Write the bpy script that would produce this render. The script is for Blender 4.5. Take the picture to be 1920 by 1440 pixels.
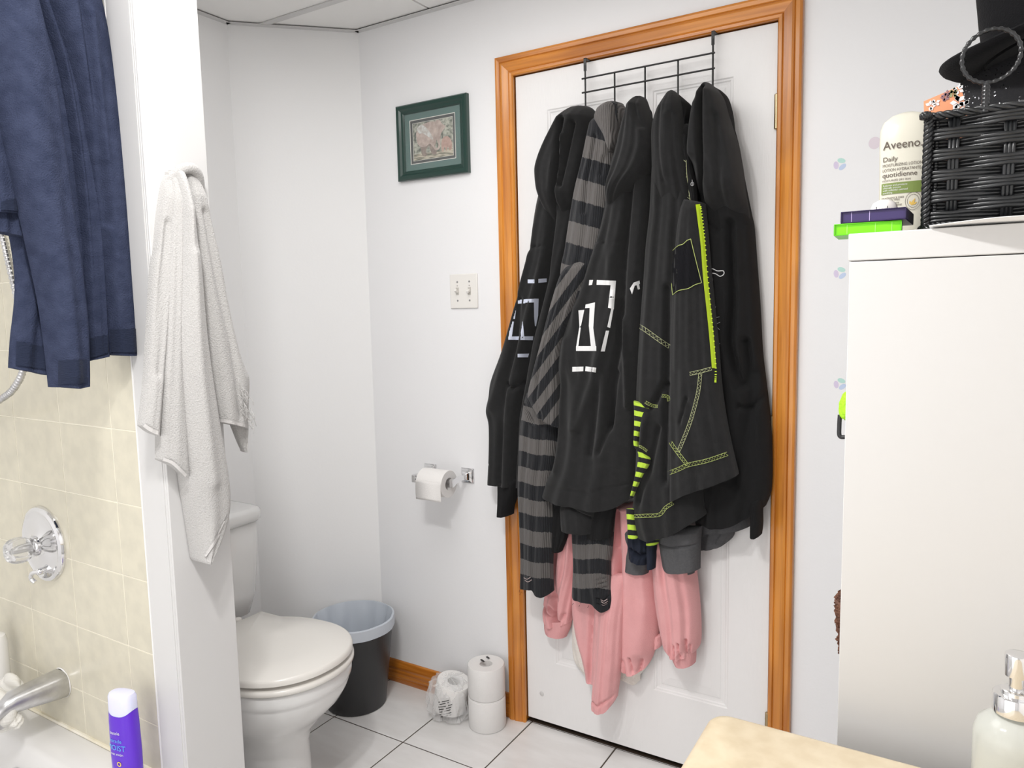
import bpy, bmesh, math, random
import numpy as np
from mathutils import Vector, Matrix
random.seed(7); rng = np.random.RandomState(7)
for o in list(bpy.data.objects): bpy.data.objects.remove(o)
sc = bpy.context.scene
COL = sc.collection
# ------------------------------------------------------------------ camera
F_, YAW, PITCH, ROLL = 1381.6, 0.54888, 0.10453, -0.02157
CAM = np.array([1.1724, -1.96781, 1.35409])
def _rot():
    cy, sy, cp, sp = math.cos(YAW), math.sin(YAW), math.cos(PITCH), math.sin(PITCH)
    f = np.array([-sy*cp, cy*cp, -sp]); r = np.array([cy, sy, 0.]); u = np.cross(r, f)
    r2 = r*math.cos(ROLL)+u*math.sin(ROLL); u2 = -r*math.sin(ROLL)+u*math.cos(ROLL)
    return np.array([r2, -u2, f])
RM = _rot()
cam = bpy.data.cameras.new('camera'); cam.sensor_width = 36; cam.lens = F_/1920*36
cam.clip_start = 0.02; cam.clip_end = 50
co = bpy.data.objects.new('camera', cam); COL.objects.link(co)
M = Matrix(((RM[0][0], -RM[1][0], -RM[2][0], CAM[0]), (RM[0][1], -RM[1][1], -RM[2][1], CAM[1]),
            (RM[0][2], -RM[1][2], -RM[2][2], CAM[2]), (0, 0, 0, 1)))
co.matrix_world = M
sc.camera = co
# ------------------------------------------------------------------ world, lights, exposure
w = bpy.data.worlds.new('world'); sc.world = w; w.use_nodes = True
w.node_tree.nodes['Background'].inputs[0].default_value = (0.9, 0.93, 1, 1)
w.node_tree.nodes['Background'].inputs[1].default_value = 0.02
def area(name, loc, size, power, color=(1, 1, 1), rot=(0, 0, 0), size_y=None, shape='DISK'):
    l = bpy.data.lights.new(name, 'AREA'); l.energy = power; l.color = color; l.size = size
    l.shape = 'RECTANGLE' if size_y else shape
    if size_y: l.size_y = size_y
    o = bpy.data.objects.new(name, l); o.location = loc; o.rotation_euler = rot; COL.objects.link(o); return o
area('ceiling_lamp_light', (0.45, -1.60, 2.2), 0.10, 14.5, (1, .985, .97))
area('ceiling_lamp_light', (0.66, -1.68, 2.2), 0.10, 9.5, (1, .985, .97))
area('tub_fill_light', (-0.5, -1.9, 2.27), 0.5, 2.5, (1, .985, .965))  # unseen soft fill added over the tub
area('alcove_fill_light', (0.05, -0.92, 2.27), 0.95, 11, (1, .99, .98))  # added fill that brightens the toilet alcove and floor, no fixture in view
area('room_fill_light', (0.1, -2.66, 0.9), 1.9, 13, (1, .99, .985), rot=(math.radians(90), 0, 0), size_y=1.5)  # added fill behind the camera, evens out the lower walls
sc.view_settings.view_transform = 'Standard'; sc.view_settings.look = 'None'
sc.view_settings.gamma = 1; sc.view_settings.use_curve_mapping = False
sc.view_settings.exposure = -0.3
# ------------------------------------------------------------------ projection helpers (pixel of a 1920x1440 frame -> point on a real plane)
def at(px, py, ax, val):
    r = RM.T @ np.array([(px-960)/F_, (py-720)/F_, 1.0])
    return CAM + r*((val-CAM[ax])/r[ax])
def proj(X):
    c = (np.asarray(X)-CAM) @ RM.T
    return 960+F_*c[..., 0]/c[..., 2], 720+F_*c[..., 1]/c[..., 2]
# ------------------------------------------------------------------ materials
def mat(name, col, rough=0.6, var=None, vscale=8, bump=0, bscale=200, metal=0, coat=0, trans=0, ior=1.45,
        sheen=0, stretch=None, sss=0, alpha=1, spec=0.5, emit=None):
    m = bpy.data.materials.new(name); m.use_nodes = True
    nt = m.node_tree; b = nt.nodes['Principled BSDF']
    def s(k, v):
        if k in b.inputs: b.inputs[k].default_value = v
    c4 = (*col, 1); s('Base Color', c4); s('Roughness', rough); s('Metallic', metal); s('Coat Weight', coat)
    s('Transmission Weight', trans); s('IOR', ior); s('Sheen Weight', sheen); s('Alpha', alpha); s('Specular IOR Level', spec)
    if coat: s('Coat Roughness', .08)
    if sss: s('Subsurface Weight', sss); s('Subsurface Scale', .01)
    tc = nt.nodes.new('ShaderNodeTexCoord'); mp = nt.nodes.new('ShaderNodeMapping')
    nt.links.new(tc.outputs['Object'], mp.inputs[0])
    if stretch: mp.inputs['Scale'].default_value = stretch
    if var is not None:
        n = nt.nodes.new('ShaderNodeTexNoise'); n.inputs['Scale'].default_value = vscale; n.inputs['Detail'].default_value = 6
        nt.links.new(mp.outputs[0], n.inputs['Vector'])
        cr = nt.nodes.new('ShaderNodeValToRGB'); cr.color_ramp.elements[0].position = .35; cr.color_ramp.elements[1].position = .65
        cr.color_ramp.elements[0].color = c4; cr.color_ramp.elements[1].color = (*var, 1)
        nt.links.new(n.outputs['Fac'], cr.inputs[0]); nt.links.new(cr.outputs[0], b.inputs['Base Color'])
    if bump:
        n = nt.nodes.new('ShaderNodeTexNoise'); n.inputs['Scale'].default_value = bscale; n.inputs['Detail'].default_value = 3
        nt.links.new(mp.outputs[0], n.inputs['Vector'])
        bp = nt.nodes.new('ShaderNodeBump'); bp.inputs['Strength'].default_value = bump; bp.inputs['Distance'].default_value = .002
        nt.links.new(n.outputs['Fac'], bp.inputs['Height']); nt.links.new(bp.outputs[0], b.inputs['Normal'])
    return m
def wood(name, c1, c2, axis, c3=None):
    m = bpy.data.materials.new(name); m.use_nodes = True; nt = m.node_tree; b = nt.nodes['Principled BSDF']
    b.inputs['Roughness'].default_value = .32; b.inputs['Coat Weight'].default_value = .5; b.inputs['Coat Roughness'].default_value = .15
    tc = nt.nodes.new('ShaderNodeTexCoord'); mp = nt.nodes.new('ShaderNodeMapping')
    sc3 = [60, 60, 60]; sc3[axis] = 2.2; mp.inputs['Scale'].default_value = sc3
    nt.links.new(tc.outputs['Object'], mp.inputs[0])
    n = nt.nodes.new('ShaderNodeTexNoise'); n.inputs['Scale'].default_value = 1.2; n.inputs['Detail'].default_value = 5; n.inputs['Distortion'].default_value = .4
    nt.links.new(mp.outputs[0], n.inputs['Vector'])
    cr = nt.nodes.new('ShaderNodeValToRGB'); e = cr.color_ramp.elements
    e[0].position = .3; e[0].color = (*c1, 1); e[1].position = .62; e[1].color = (*c2, 1)
    nt.links.new(n.outputs['Fac'], cr.inputs[0])
    # broad tone changes between lengths of timber
    mp2 = nt.nodes.new('ShaderNodeMapping'); s2 = [3, 3, 3]; s2[axis] = 1.4; mp2.inputs['Scale'].default_value = s2
    nt.links.new(tc.outputs['Object'], mp2.inputs[0])
    n2 = nt.nodes.new('ShaderNodeTexNoise'); n2.inputs['Scale'].default_value = 1.6; nt.links.new(mp2.outputs[0], n2.inputs['Vector'])
    cr2 = nt.nodes.new('ShaderNodeValToRGB'); cr2.color_ramp.elements[0].position = .45; cr2.color_ramp.elements[1].position = .55
    cr2.color_ramp.elements[0].color = (.72, .66, .6, 1); cr2.color_ramp.elements[1].color = (1, 1, 1, 1)
    nt.links.new(n2.outputs['Fac'], cr2.inputs[0])
    mx = nt.nodes.new('ShaderNodeMix'); mx.data_type = 'RGBA'; mx.blend_type = 'MULTIPLY'; mx.inputs[0].default_value = .8
    nt.links.new(cr.outputs[0], mx.inputs[6]); nt.links.new(cr2.outputs[0], mx.inputs[7]); nt.links.new(mx.outputs[2], b.inputs['Base Color'])
    bp = nt.nodes.new('ShaderNodeBump'); bp.inputs['Strength'].default_value = .15; bp.inputs['Distance'].default_value = .001
    nt.links.new(n.outputs['Fac'], bp.inputs['Height']); nt.links.new(bp.outputs[0], b.inputs['Normal'])
    return m
def stripe_mat(name, ca, cb, duty=.5, rib=900, rough=.9, bump=.5):
    m = mat(name, ca, rough, sheen=.1); nt = m.node_tree; b = nt.nodes['Principled BSDF']
    at_ = nt.nodes.new('ShaderNodeAttribute'); at_.attribute_name = 'phase'
    ns = nt.nodes.new('ShaderNodeTexNoise'); ns.inputs['Scale'].default_value = 180
    tc = nt.nodes.new('ShaderNodeTexCoord'); nt.links.new(tc.outputs['Object'], ns.inputs['Vector'])
    ad = nt.nodes.new('ShaderNodeMath'); ad.operation = 'MULTIPLY_ADD'; ad.inputs[1].default_value = .08
    nt.links.new(ns.outputs['Fac'], ad.inputs[0]); nt.links.new(at_.outputs['Fac'], ad.inputs[2])
    fr = nt.nodes.new('ShaderNodeMath'); fr.operation = 'FRACT'; nt.links.new(ad.outputs[0], fr.inputs[0])
    gt = nt.nodes.new('ShaderNodeMath'); gt.operation = 'GREATER_THAN'; gt.inputs[1].default_value = duty; nt.links.new(fr.outputs[0], gt.inputs[0])
    mx = nt.nodes.new('ShaderNodeMix'); mx.data_type = 'RGBA'; nt.links.new(gt.outputs[0], mx.inputs[0])
    mx.inputs[6].default_value = (*ca, 1); mx.inputs[7].default_value = (*cb, 1)
    nt.links.new(mx.outputs[2], b.inputs['Base Color'])
    if rib:
        ar = nt.nodes.new('ShaderNodeAttribute'); ar.attribute_name = 'rib'
        si = nt.nodes.new('ShaderNodeMath'); si.operation = 'SINE'; nt.links.new(ar.outputs['Fac'], si.inputs[0])
        bp = nt.nodes.new('ShaderNodeBump'); bp.inputs['Strength'].default_value = bump; bp.inputs['Distance'].default_value = .0015
        nt.links.new(si.outputs[0], bp.inputs['Height']); nt.links.new(bp.outputs[0], b.inputs['Normal'])
        # knitted ribs come from the bump alone, furrows keep the yarn colour
    return m
WALL = mat('wall_paint', (.89, .89, .90), .45, var=(.88, .88, .89), vscale=3, bump=.12, bscale=140)
WALLD = mat('alcove_paint', (.90, .90, .90), .5, bump=.1, bscale=140)
CEIL = mat('ceiling_board', (.92, .915, .90), .85, bump=.1, bscale=300)
TRIMW = mat('white_gloss_paint', (.65, .645, .64), .3, bump=.05, bscale=60)
DOORW = mat('door_paint', (.87, .86, .855), .38, bump=.25, bscale=30, stretch=(14, 14, 1))
TILE = mat('wall_tile_glaze', (.68, .64, .515), .22, var=(.62, .585, .475), vscale=26, bump=.03, bscale=30)
GROUT = mat('pale_grout', (.84, .80, .68), .8)
FTILE = mat('floor_tile_glaze', (.82, .81, .80), .22, var=(.73, .715, .70), vscale=5, stretch=(1, 3, 1), bump=.03, bscale=20)
FGROUT = mat('brown_grout', (.10, .075, .06), .9)
CERAM = mat('ceramic', (.80, .80, .79), .12, coat=.4)
SEATM = mat('seat_plastic', (.80, .775, .73), .22, coat=.2)
TUBM = mat('tub_enamel', (.74, .73, .72), .1, coat=.5)
OAKZ = wood('honey_pine_upright', (.50, .155, .012), (.76, .30, .04), 2)
OAKX = wood('honey_pine_level', (.46, .135, .012), (.72, .27, .036), 0)
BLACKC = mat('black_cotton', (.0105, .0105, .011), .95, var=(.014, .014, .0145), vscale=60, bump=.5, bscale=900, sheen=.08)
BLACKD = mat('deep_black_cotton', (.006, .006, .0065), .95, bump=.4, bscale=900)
GREYC = mat('grey_cotton', (.085, .085, .09), .95, var=(.10, .10, .105), vscale=200, bump=.4, bscale=900)
NAVYC = mat('navy_cotton', (.012, .016, .03), .95, bump=.4, bscale=900)
PINKC = mat('pink_fleece', (.80, .40, .405), .95, var=(.76, .37, .375), vscale=20, bump=.5, bscale=500, sheen=.2)
PINKR = mat('pink_rib', (.74, .37, .375), .95, bump=.6, bscale=400, stretch=(1, 1, .15))
SHERPA = mat('sherpa', (.82, .78, .72), 1, bump=1, bscale=260, sheen=.3)
KNIT = stripe_mat('striped_knit', (.010, .011, .014), (.115, .107, .103))
GSTRIPE = stripe_mat('lime_stripe', (.012, .012, .014), (.50, .72, .06), rib=0)
WPRINT = mat('white_print', (.80, .80, .80), .5)
LPRINT = mat('pale_blue_print', (.62, .66, .78), .5)
LIME = mat('lime_zip', (.62, .85, .02), .4)
STITCH = mat('lime_thread', (.52, .60, .20), .8)
STITCH2 = mat('pale_thread', (.55, .58, .33), .8)
BLUET = mat('blue_terry', (.033, .041, .076), 1, var=(.046, .056, .10), vscale=40, bump=1, bscale=420, spec=.08)
BLUEB = mat('blue_woven_band', (.022, .028, .052), .9, spec=.08, bump=.8, bscale=160, stretch=(1, 1, 3), sheen=.05)
WTERRY = mat('white_terry', (.52, .51, .50), 1, var=(.45, .44, .43), vscale=500, bump=1, bscale=380, sheen=.3)
CHROME = mat('chrome', (.78, .78, .79), .08, metal=1)
SATIN = mat('satin_chrome', (.62, .62, .63), .28, metal=1, var=(.5, .5, .51), vscale=40)
BRASS = mat('antique_brass', (.42, .33, .20), .32, metal=1)
BLKMETAL = mat('black_metal', (.012, .012, .012), .35)
BLKPL = mat('charcoal_plastic', (.032, .032, .034), .42, bump=.1, bscale=200)
LINER = mat('liner_film', (.66, .71, .78), .3, alpha=.86, spec=.6)
FILM = mat('clear_film', (1, 1, 1), .07, alpha=.22, spec=1)
FILMBAG = mat('cloudy_film', (.92, .90, .85), .25, alpha=.7, spec=.7)
PAPER = mat('tissue', (.85, .83, .81), .95, bump=.5, bscale=300)
CARD = mat('cardboard_core', (.45, .40, .34), .9)
PLATE = mat('ivory_plastic', (.84, .82, .78), .3)
GREENF = mat('green_frame_paint', (.012, .045, .035), .28, coat=.4)
GREENM = mat('green_mount_card', (.04, .12, .105), .8)
DKM = mat('dark_fillet', (.012, .018, .016), .6)
WHM = mat('fillet_cream', (.75, .74, .68), .6)
CABW = mat('white_laminate', (.62, .615, .61), .28)
COUNTER = mat('cream_laminate', (.60, .50, .35), .38, var=(.67, .575, .42), vscale=45, bump=.02, bscale=60)
CLEARP = mat('clear_acrylic', (.93, .93, .93), .08, trans=.82, ior=1.49)
SOAPM = mat('soap_glass', (.86, .87, .82), .1, trans=.55, ior=1.4)
PURPLE = mat('purple_plastic', (.115, .02, .60), .25, coat=.3)
LAV = mat('lilac_cap', (.72, .73, .92), .2, sss=.2)
CAPW = mat('white_cap', (.86, .85, .84), .25)
LOTION = mat('cream_bottle', (.74, .715, .61), .3)
OLIVE = mat('olive_band', (.20, .27, .07), .5)
TEXTD = mat('dark_ink', (.10, .075, .06), .6)
OCHRE = mat('ochre_ink', (.75, .50, .12), .6)
LIMEB = mat('lime_box', (.21, .80, .01), .35)
LIMED = mat('lime_box_rim', (.12, .55, .01), .35)
PURPB = mat('purple_box', (.045, .03, .12), .35)
PURPD = mat('purple_box_rim', (.025, .014, .07), .35)
WICK = mat('black_resin_wicker', (.010, .011, .012), .28, var=(.018, .019, .021), vscale=40, coat=.2)
HATF = mat('black_felt', (.006, .006, .007), .95, bump=.5, bscale=500, sheen=.04, spec=.2)
ORANGE = mat('orange_card', (.80, .33, .17), .6)
BROWN = mat('brown_ruffle', (.09, .035, .02), .6, var=(.22, .10, .06), vscale=60, bump=1, bscale=150)
INKB = mat('black_ink', (.02, .02, .02), .6)
INKC = mat('cyan_ink', (.12, .45, .9), .6)
INKY = mat('yellow_ink', (.9, .7, .08), .6)
PET = {'lilac': mat('lilac_vinyl', (.70, .62, .80), .5), 'green': mat('mint_vinyl', (.50, .76, .70), .5), 'blue': mat('sky_vinyl', (.56, .66, .86), .5), 'pink': mat('blush_vinyl', (.78, .70, .76), .5)}
def glitter():
    m = mat('glitter_felt', (.012, .012, .014), .8, bump=.4, bscale=400); nt = m.node_tree; b = nt.nodes['Principled BSDF']
    v = nt.nodes.new('ShaderNodeTexVoronoi'); v.inputs['Scale'].default_value = 800
    tc = nt.nodes.new('ShaderNodeTexCoord'); nt.links.new(tc.outputs['Object'], v.inputs['Vector'])
    lt = nt.nodes.new('ShaderNodeMath'); lt.operation = 'GREATER_THAN'; lt.inputs[1].default_value = .985
    sp = nt.nodes.new('ShaderNodeSeparateColor'); nt.links.new(v.outputs['Color'], sp.inputs[0]); nt.links.new(sp.outputs[0], lt.inputs[0])
    nt.links.new(lt.outputs[0], b.inputs['Metallic'])
    mx = nt.nodes.new('ShaderNodeMix'); mx.data_type = 'RGBA'; nt.links.new(lt.outputs[0], mx.inputs[0])
    mx.inputs[6].default_value = (.014, .014, .016, 1); mx.inputs[7].default_value = (.75, .75, .8, 1); nt.links.new(mx.outputs[2], b.inputs['Base Color'])
    r = nt.nodes.new('ShaderNodeMapRange'); r.inputs[3].default_value = .9; r.inputs[4].default_value = .2; nt.links.new(lt.outputs[0], r.inputs[0]); nt.links.new(r.outputs[0], b.inputs['Roughness'])
    return m
GLIT = glitter()
# ------------------------------------------------------------------ object helpers
def wloc(o):
    v = Vector((0, 0, 0))
    while o: v += o.location; o = o.parent
    return v
def thing(name, label, cat, loc=(0, 0, 0), group=None):
    o = bpy.data.objects.new(name, None); o.empty_display_size = .02; COL.objects.link(o); o.location = loc
    o['label'] = label; o['category'] = cat
    if group: o['group'] = group
    return o
def mesh(name, V, Fc, m, parent=None, smooth=False, loc=None, mats=None, midx=None, auto=None):
    V = np.asarray(V, dtype=float).reshape(-1, 3)
    if parent is not None and loc is None: off = np.array(wloc(parent)); rel = Vector((0, 0, 0))
    elif parent is not None: off = np.array(loc, dtype=float); rel = Vector(loc)-wloc(parent)
    else:
        off = np.array(loc if loc is not None else (V[:, 0].mean(), V[:, 1].mean(), V[:, 2].min()), dtype=float); rel = Vector(off)
    me = bpy.data.meshes.new(name); me.from_pydata((V-off).tolist(), [], [tuple(int(i) for i in f) for f in Fc])
    for mm in (mats or [m]): me.materials.append(mm)
    if midx is not None: me.polygons.foreach_set('material_index', midx)
    if smooth: me.polygons.foreach_set('use_smooth', [True]*len(me.polygons))
    me.update()
    o = bpy.data.objects.new(name, me); COL.objects.link(o); o.parent = parent; o.location = rel
    if smooth and auto:
        try: me.set_sharp_from_angle(angle=math.radians(auto))
        except Exception: pass
    return o
def label(o, l, cat=None, group=None):
    o['label'] = l
    if cat: o['category'] = cat
    if group: o['group'] = group
    return o
def struct(o): o['kind'] = 'structure'; return o
BOXF = [(0, 1, 3, 2), (4, 6, 7, 5), (0, 4, 5, 1), (2, 3, 7, 6), (0, 2, 6, 4), (1, 5, 7, 3)]
def bvel(o, wd, seg=2):
    md = o.modifiers.new('bevel', 'BEVEL'); md.width = wd; md.segments = seg; md.limit_method = 'ANGLE'; md.angle_limit = math.radians(40)
    o.data.polygons.foreach_set('use_smooth', [True]*len(o.data.polygons))
    try: o.data.set_sharp_from_angle(angle=math.radians(50))
    except Exception: pass
    return o
def box(name, lo, hi, m, parent=None, bev=0, rot=None, piv=None):
    V = np.array([(x, y, z) for x in (lo[0], hi[0]) for y in (lo[1], hi[1]) for z in (lo[2], hi[2])], dtype=float)
    if rot is not None:
        c = np.array(piv if piv is not None else V.mean(0)); R = np.array(rot.to_3x3() if hasattr(rot, 'to_3x3') else rot)
        V = (V-c) @ R.T + c
    o = mesh(name, V, BOXF, m, parent)
    if bev: bvel(o, bev)
    return o
def merge(parts):
    V = []; Fc = []; n = 0
    for v, f in parts:
        v = np.asarray(v); V.append(v); Fc += [tuple(i+n for i in ff) for ff in f]; n += len(v)
    return np.concatenate(V), Fc
def boxg(lo, hi, R=None, piv=None):
    V = np.array([(x, y, z) for x in (lo[0], hi[0]) for y in (lo[1], hi[1]) for z in (lo[2], hi[2])], dtype=float)
    if R is not None: V = (V-np.array(piv)) @ np.array(R).T + np.array(piv)
    return V, BOXF
def loftg(rings, cap0=True, cap1=True, closed=True):
    n = len(rings[0]); V = np.concatenate([np.asarray(r, dtype=float) for r in rings]); Fc = []
    for k in range(len(rings)-1):
        for i in range(n if closed else n-1):
            j = (i+1) % n; Fc.append((k*n+i, k*n+j, (k+1)*n+j, (k+1)*n+i))
    if cap0: Fc.append(tuple(range(n-1, -1, -1)))
    if cap1: Fc.append(tuple((len(rings)-1)*n+i for i in range(n)))
    return V, Fc
def latheg(prof, c, n=32, axis='z', cap0=True, cap1=True):
    rings = []
    for r, h in prof:
        a = np.linspace(0, 2*math.pi, n, endpoint=False); x = r*np.cos(a); y = r*np.sin(a); z = np.full(n, h)
        p = {'z': (x, y, z), 'y': (x, -z, y), '-y': (x, -z, y), 'x': (z, x, y)}[axis]
        rings.append(np.stack(p, 1)+np.array(c))
    return loftg(rings, cap0, cap1)
def lathe(name, prof, c, m, parent=None, n=32, axis='z', auto=35, **k):
    V, Fc = latheg(prof, c, n, axis, **k); return mesh(name, V, Fc, m, parent, True, auto=auto)
def tubeg(P, r, n=8, cap=True):
    P = np.asarray(P, dtype=float); K = len(P); r = np.full(K, r) if np.isscalar(r) else np.asarray(r)
    T = np.gradient(P, axis=0); T /= np.linalg.norm(T, axis=1)[:, None]+1e-12
    up = np.array([0, 0, 1.]) if abs(T[0][2]) < .9 else np.array([1., 0, 0])
    N = np.cross(T[0], up); N /= np.linalg.norm(N); rings = []
    for k in range(K):
        N = N-T[k]*(N@T[k]); N /= np.linalg.norm(N)+1e-12; B = np.cross(T[k], N)
        a = np.linspace(0, 2*math.pi, n, endpoint=False)
        rings.append(P[k]+r[k]*(np.cos(a)[:, None]*N+np.sin(a)[:, None]*B))
    return loftg(rings, cap, cap)
def tube(name, P, r, m, parent=None, n=8): V, Fc = tubeg(P, r, n); return mesh(name, V, Fc, m, parent, True, auto=50)
def smoothpts(P, k=8):
    P = np.asarray(P, dtype=float); out = []
    for i in range(len(P)-1):
        p0 = P[max(i-1, 0)]; p1 = P[i]; p2 = P[i+1]; p3 = P[min(i+2, len(P)-1)]
        for t in np.linspace(0, 1, k, endpoint=False):
            out.append(.5*((2*p1)+(-p0+p2)*t+(2*p0-5*p1+4*p2-p3)*t*t+(-p0+3*p1-3*p2+p3)*t**3))
    out.append(P[-1]); return np.array(out)
def text(name, s, size, m, parent, origin, xdir, updir, depth=.0004, align='LEFT', sx=1):
    cu = bpy.data.curves.new('t', 'FONT'); cu.body = s; cu.size = size; cu.align_x = align; cu.resolution_u = 3; cu.extrude = 0
    to = bpy.data.objects.new('t', cu); COL.objects.link(to); dg = bpy.context.evaluated_depsgraph_get()
    me = bpy.data.meshes.new_from_object(to.evaluated_get(dg)); COL.objects.unlink(to); bpy.data.objects.remove(to)
    V = np.array([v.co[:] for v in me.vertices]).reshape(-1, 3)
    Fc = [tuple(p.vertices) for p in me.polygons]
    x = np.array(xdir, float); x /= np.linalg.norm(x); u = np.array(updir, float); u /= np.linalg.norm(u)
    if len(V) == 0: return None
    return V, Fc, np.array(origin)+V[:, :1]*sx*x+V[:, 1:2]*u
def textobj(name, s, size, m, parent, origin, xdir, updir, align='LEFT', sx=1, warp=None):
    r = text(name, s, size, m, parent, origin, xdir, updir, align=align, sx=sx)
    if r is None: return
    V, Fc, W = r
    if warp: W = warp(W)
    return mesh(name, W, Fc, m, parent)
# ------------------------------------------------------------------ ROOM
H = 2.04; W = .761; T = .0588; ZC = 2.29
AX, AY = -.611, 0.; BX, BY = -.908, -.297
XR = 1.52; YB = -2.72; TX = -1.06
PT0, PT1 = -1.10, -.967; PX = -.162
fl = struct(box('floor', (TX-.1, YB-.1, -.08), (XR+.1, .14, -.003), FGROUT))
gx, gy, g = -.2827, -.2923, .2968
gap = .0045
for i in range(-3, 8):
    for j in range(-9, 2):
        x0 = gx+i*g; y0 = gy+j*g
        lo = (max(x0+gap/2, -1.05), max(y0+gap/2, YB)); hi = (min(x0+g-gap/2, XR), min(y0+g-gap/2, .1))
        if hi[0]-lo[0] < .02 or hi[1]-lo[1] < .02: continue
        if hi[0] < -.25 and lo[1] < -1.2: continue
        dz = random.uniform(-.0003, .0003)
        t_ = box('tile', (lo[0], lo[1], -.003), (hi[0], hi[1], dz), FTILE, fl, bev=.0012)
ce = struct(box('ceiling', (TX-.1, YB-.1, ZC+.012), (XR+.1, .14, ZC+.09), CEIL))
# suspended ceiling: boards between metal bars
ys = [-.012, -.225, -.835, -1.445, -2.055, -2.665]; xs = [-.90, -.30, .92, 1.5]
for j in range(len(ys)-1):
    for i in range(len(xs)-1):
        box('ceiling_tile', (xs[i]+.004, ys[j+1]+.004, ZC+.004), (xs[i+1]-.004, ys[j]-.004, ZC+.012), CEIL, ce)
for y_ in ys[1:-1]:
    box('ceiling_bar', (TX, y_-.011, ZC-.001), (XR, y_+.011, ZC+.003), TRIMW, ce)
def angle_strip(p, q, wd=.02):
    p = np.array(p); q = np.array(q); d = (q-p)/np.linalg.norm(q-p); n = np.array([d[1], -d[0]])
    V = []
    for s in (p, q):
        for k in (0, wd): 
            for z in (ZC-.003, ZC): V.append((*(s+n*k), z))
    return mesh('ceiling_bar', V, [(0, 1, 3, 2), (4, 6, 7, 5), (0, 4, 5, 1), (2, 3, 7, 6), (0, 2, 6, 4), (1, 5, 7, 3)], TRIMW, ce)
angle_strip((AX, 0), (XR, 0)); angle_strip((BX, BY), (AX, AY)); angle_strip((BX, PT1), (BX, BY))
# back wall with the door opening
V, Fc = merge([boxg((AX-.15, 0, 0), (-.02, .12, ZC)), boxg((W+.02, 0, 0), (XR+.1, .12, ZC)), boxg((-.02, 0, H+.02), (W+.02, .12, ZC))])
struct(mesh('wall_back', V, Fc, WALL))
# diagonal corner wall and the wall behind the toilet
d = np.array([AX-BX, AY-BY]); d /= np.linalg.norm(d); n = np.array([-d[1], d[0]])
a = np.array([AX, AY]); b = np.array([BX, BY])
V = [(*p, z) for p in (a, b, b+n*.1, a+n*.1) for z in (0, ZC)]
struct(mesh('wall_corner', V, [(0, 2, 3, 1), (2, 4, 5, 3), (4, 6, 7, 5), (6, 0, 1, 7), (1, 3, 5, 7), (0, 6, 4, 2)], WALLD))
struct(box('wall_left', (BX-.1, PT1-.0, 0), (BX, BY, ZC), WALLD))
struct(box('wall_right', (XR, YB-.1, 0), (XR+.1, 0, ZC), WALL))
struct(box('wall_front', (TX-.1, YB-.1, 0), (XR, YB, ZC), WALL))
# partition between tub and toilet
pw = struct(box('wall_partition', (TX-.1, PT0+.006, 0), (PX-.004, PT1, ZC), WALL))
struct(box('wall_tub', (TX-.1, YB, 0), (TX, PT0, ZC), WALL))
mesh_t = box('end_board', (PX-.006, PT0-.003, 0), (PX, PT1+.002, ZC), TRIMW, pw, bev=.0015)
box('corner_board', (-.252, PT0-.003, 0), (PX-.0062, PT0+.006, ZC), TRIMW, pw, bev=.0015)
box('corner_bead', (PX-.020, PT0-.0042, 0), (PX-.012, PT0-.003, ZC), TRIMW, pw)
box('caulk_bead', (-.2545, PT0-.004, .36), (-.2505, PT0+.004, ZC), CAPW, pw)
box('tile_grout', (TX, PT0+.0008, .30), (-.254, PT0+.006, ZC), GROUT, pw)
sx_, sz_ = .2035, .159; zt0 = .481-sz_
for i in range(4):
    for k in range(13):
        x1 = -.3495-(i-1)*sx_ if i else -.2545; x1 = [-.2545, -.3495, -.553, -.7565][i]; x0 = [-.3495, -.553, -.7565, -.96][i]
        z0 = zt0+(k-1)*sz_+.0; z1 = z0+sz_
        if z1 < .37: continue
        z0 = max(z0, .368); z1 = min(z1, ZC)
        if z1-z0 < .01: continue
        e = random.uniform(-.0002, .0002)
        box('tile', (x0+.0012, PT0+e, z0+.0012), (x1-.0012, PT0+.005, z1-.0012), TILE, pw, bev=.0008)
# mouldings
def mould(name, rings, m, parent=None):
    V, Fc = loftg([np.array(r) for r in rings]); o = mesh(name, V, Fc, m, parent); return o
CAS = [(0, 0), (0, .009), (.003, .012), (.010, .0125), (.012, .0100), (.0145, .0125), (.020, .014), (.034, .0175), (.039, .0165), (.0405, .0145), (.043, .0175), (.052, .0185), (.0575, .017), (T, .014), (T, 0)]
def casing(side):
    if side == 'l': r0 = [(-t, -p, 0) for t, p in CAS]; r1 = [(-t, -p, H+t) for t, p in CAS]
    elif side == 'r': r0 = [(W+t, -p, 0) for t, p in CAS]; r1 = [(W+t, -p, H+t) for t, p in CAS]
    else: r0 = [(-t, -p, H+t) for t, p in CAS]; r1 = [(W+t, -p, H+t) for t, p in CAS]
    return r0, r1
tr = bpy.data.objects.new('trim_1', None); COL.objects.link(tr); tr['kind'] = 'structure'
mould('casing', casing('l'), OAKZ, tr); mould('casing', casing('r'), OAKZ, tr); mould('casing', casing('t'), OAKX, tr)
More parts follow.
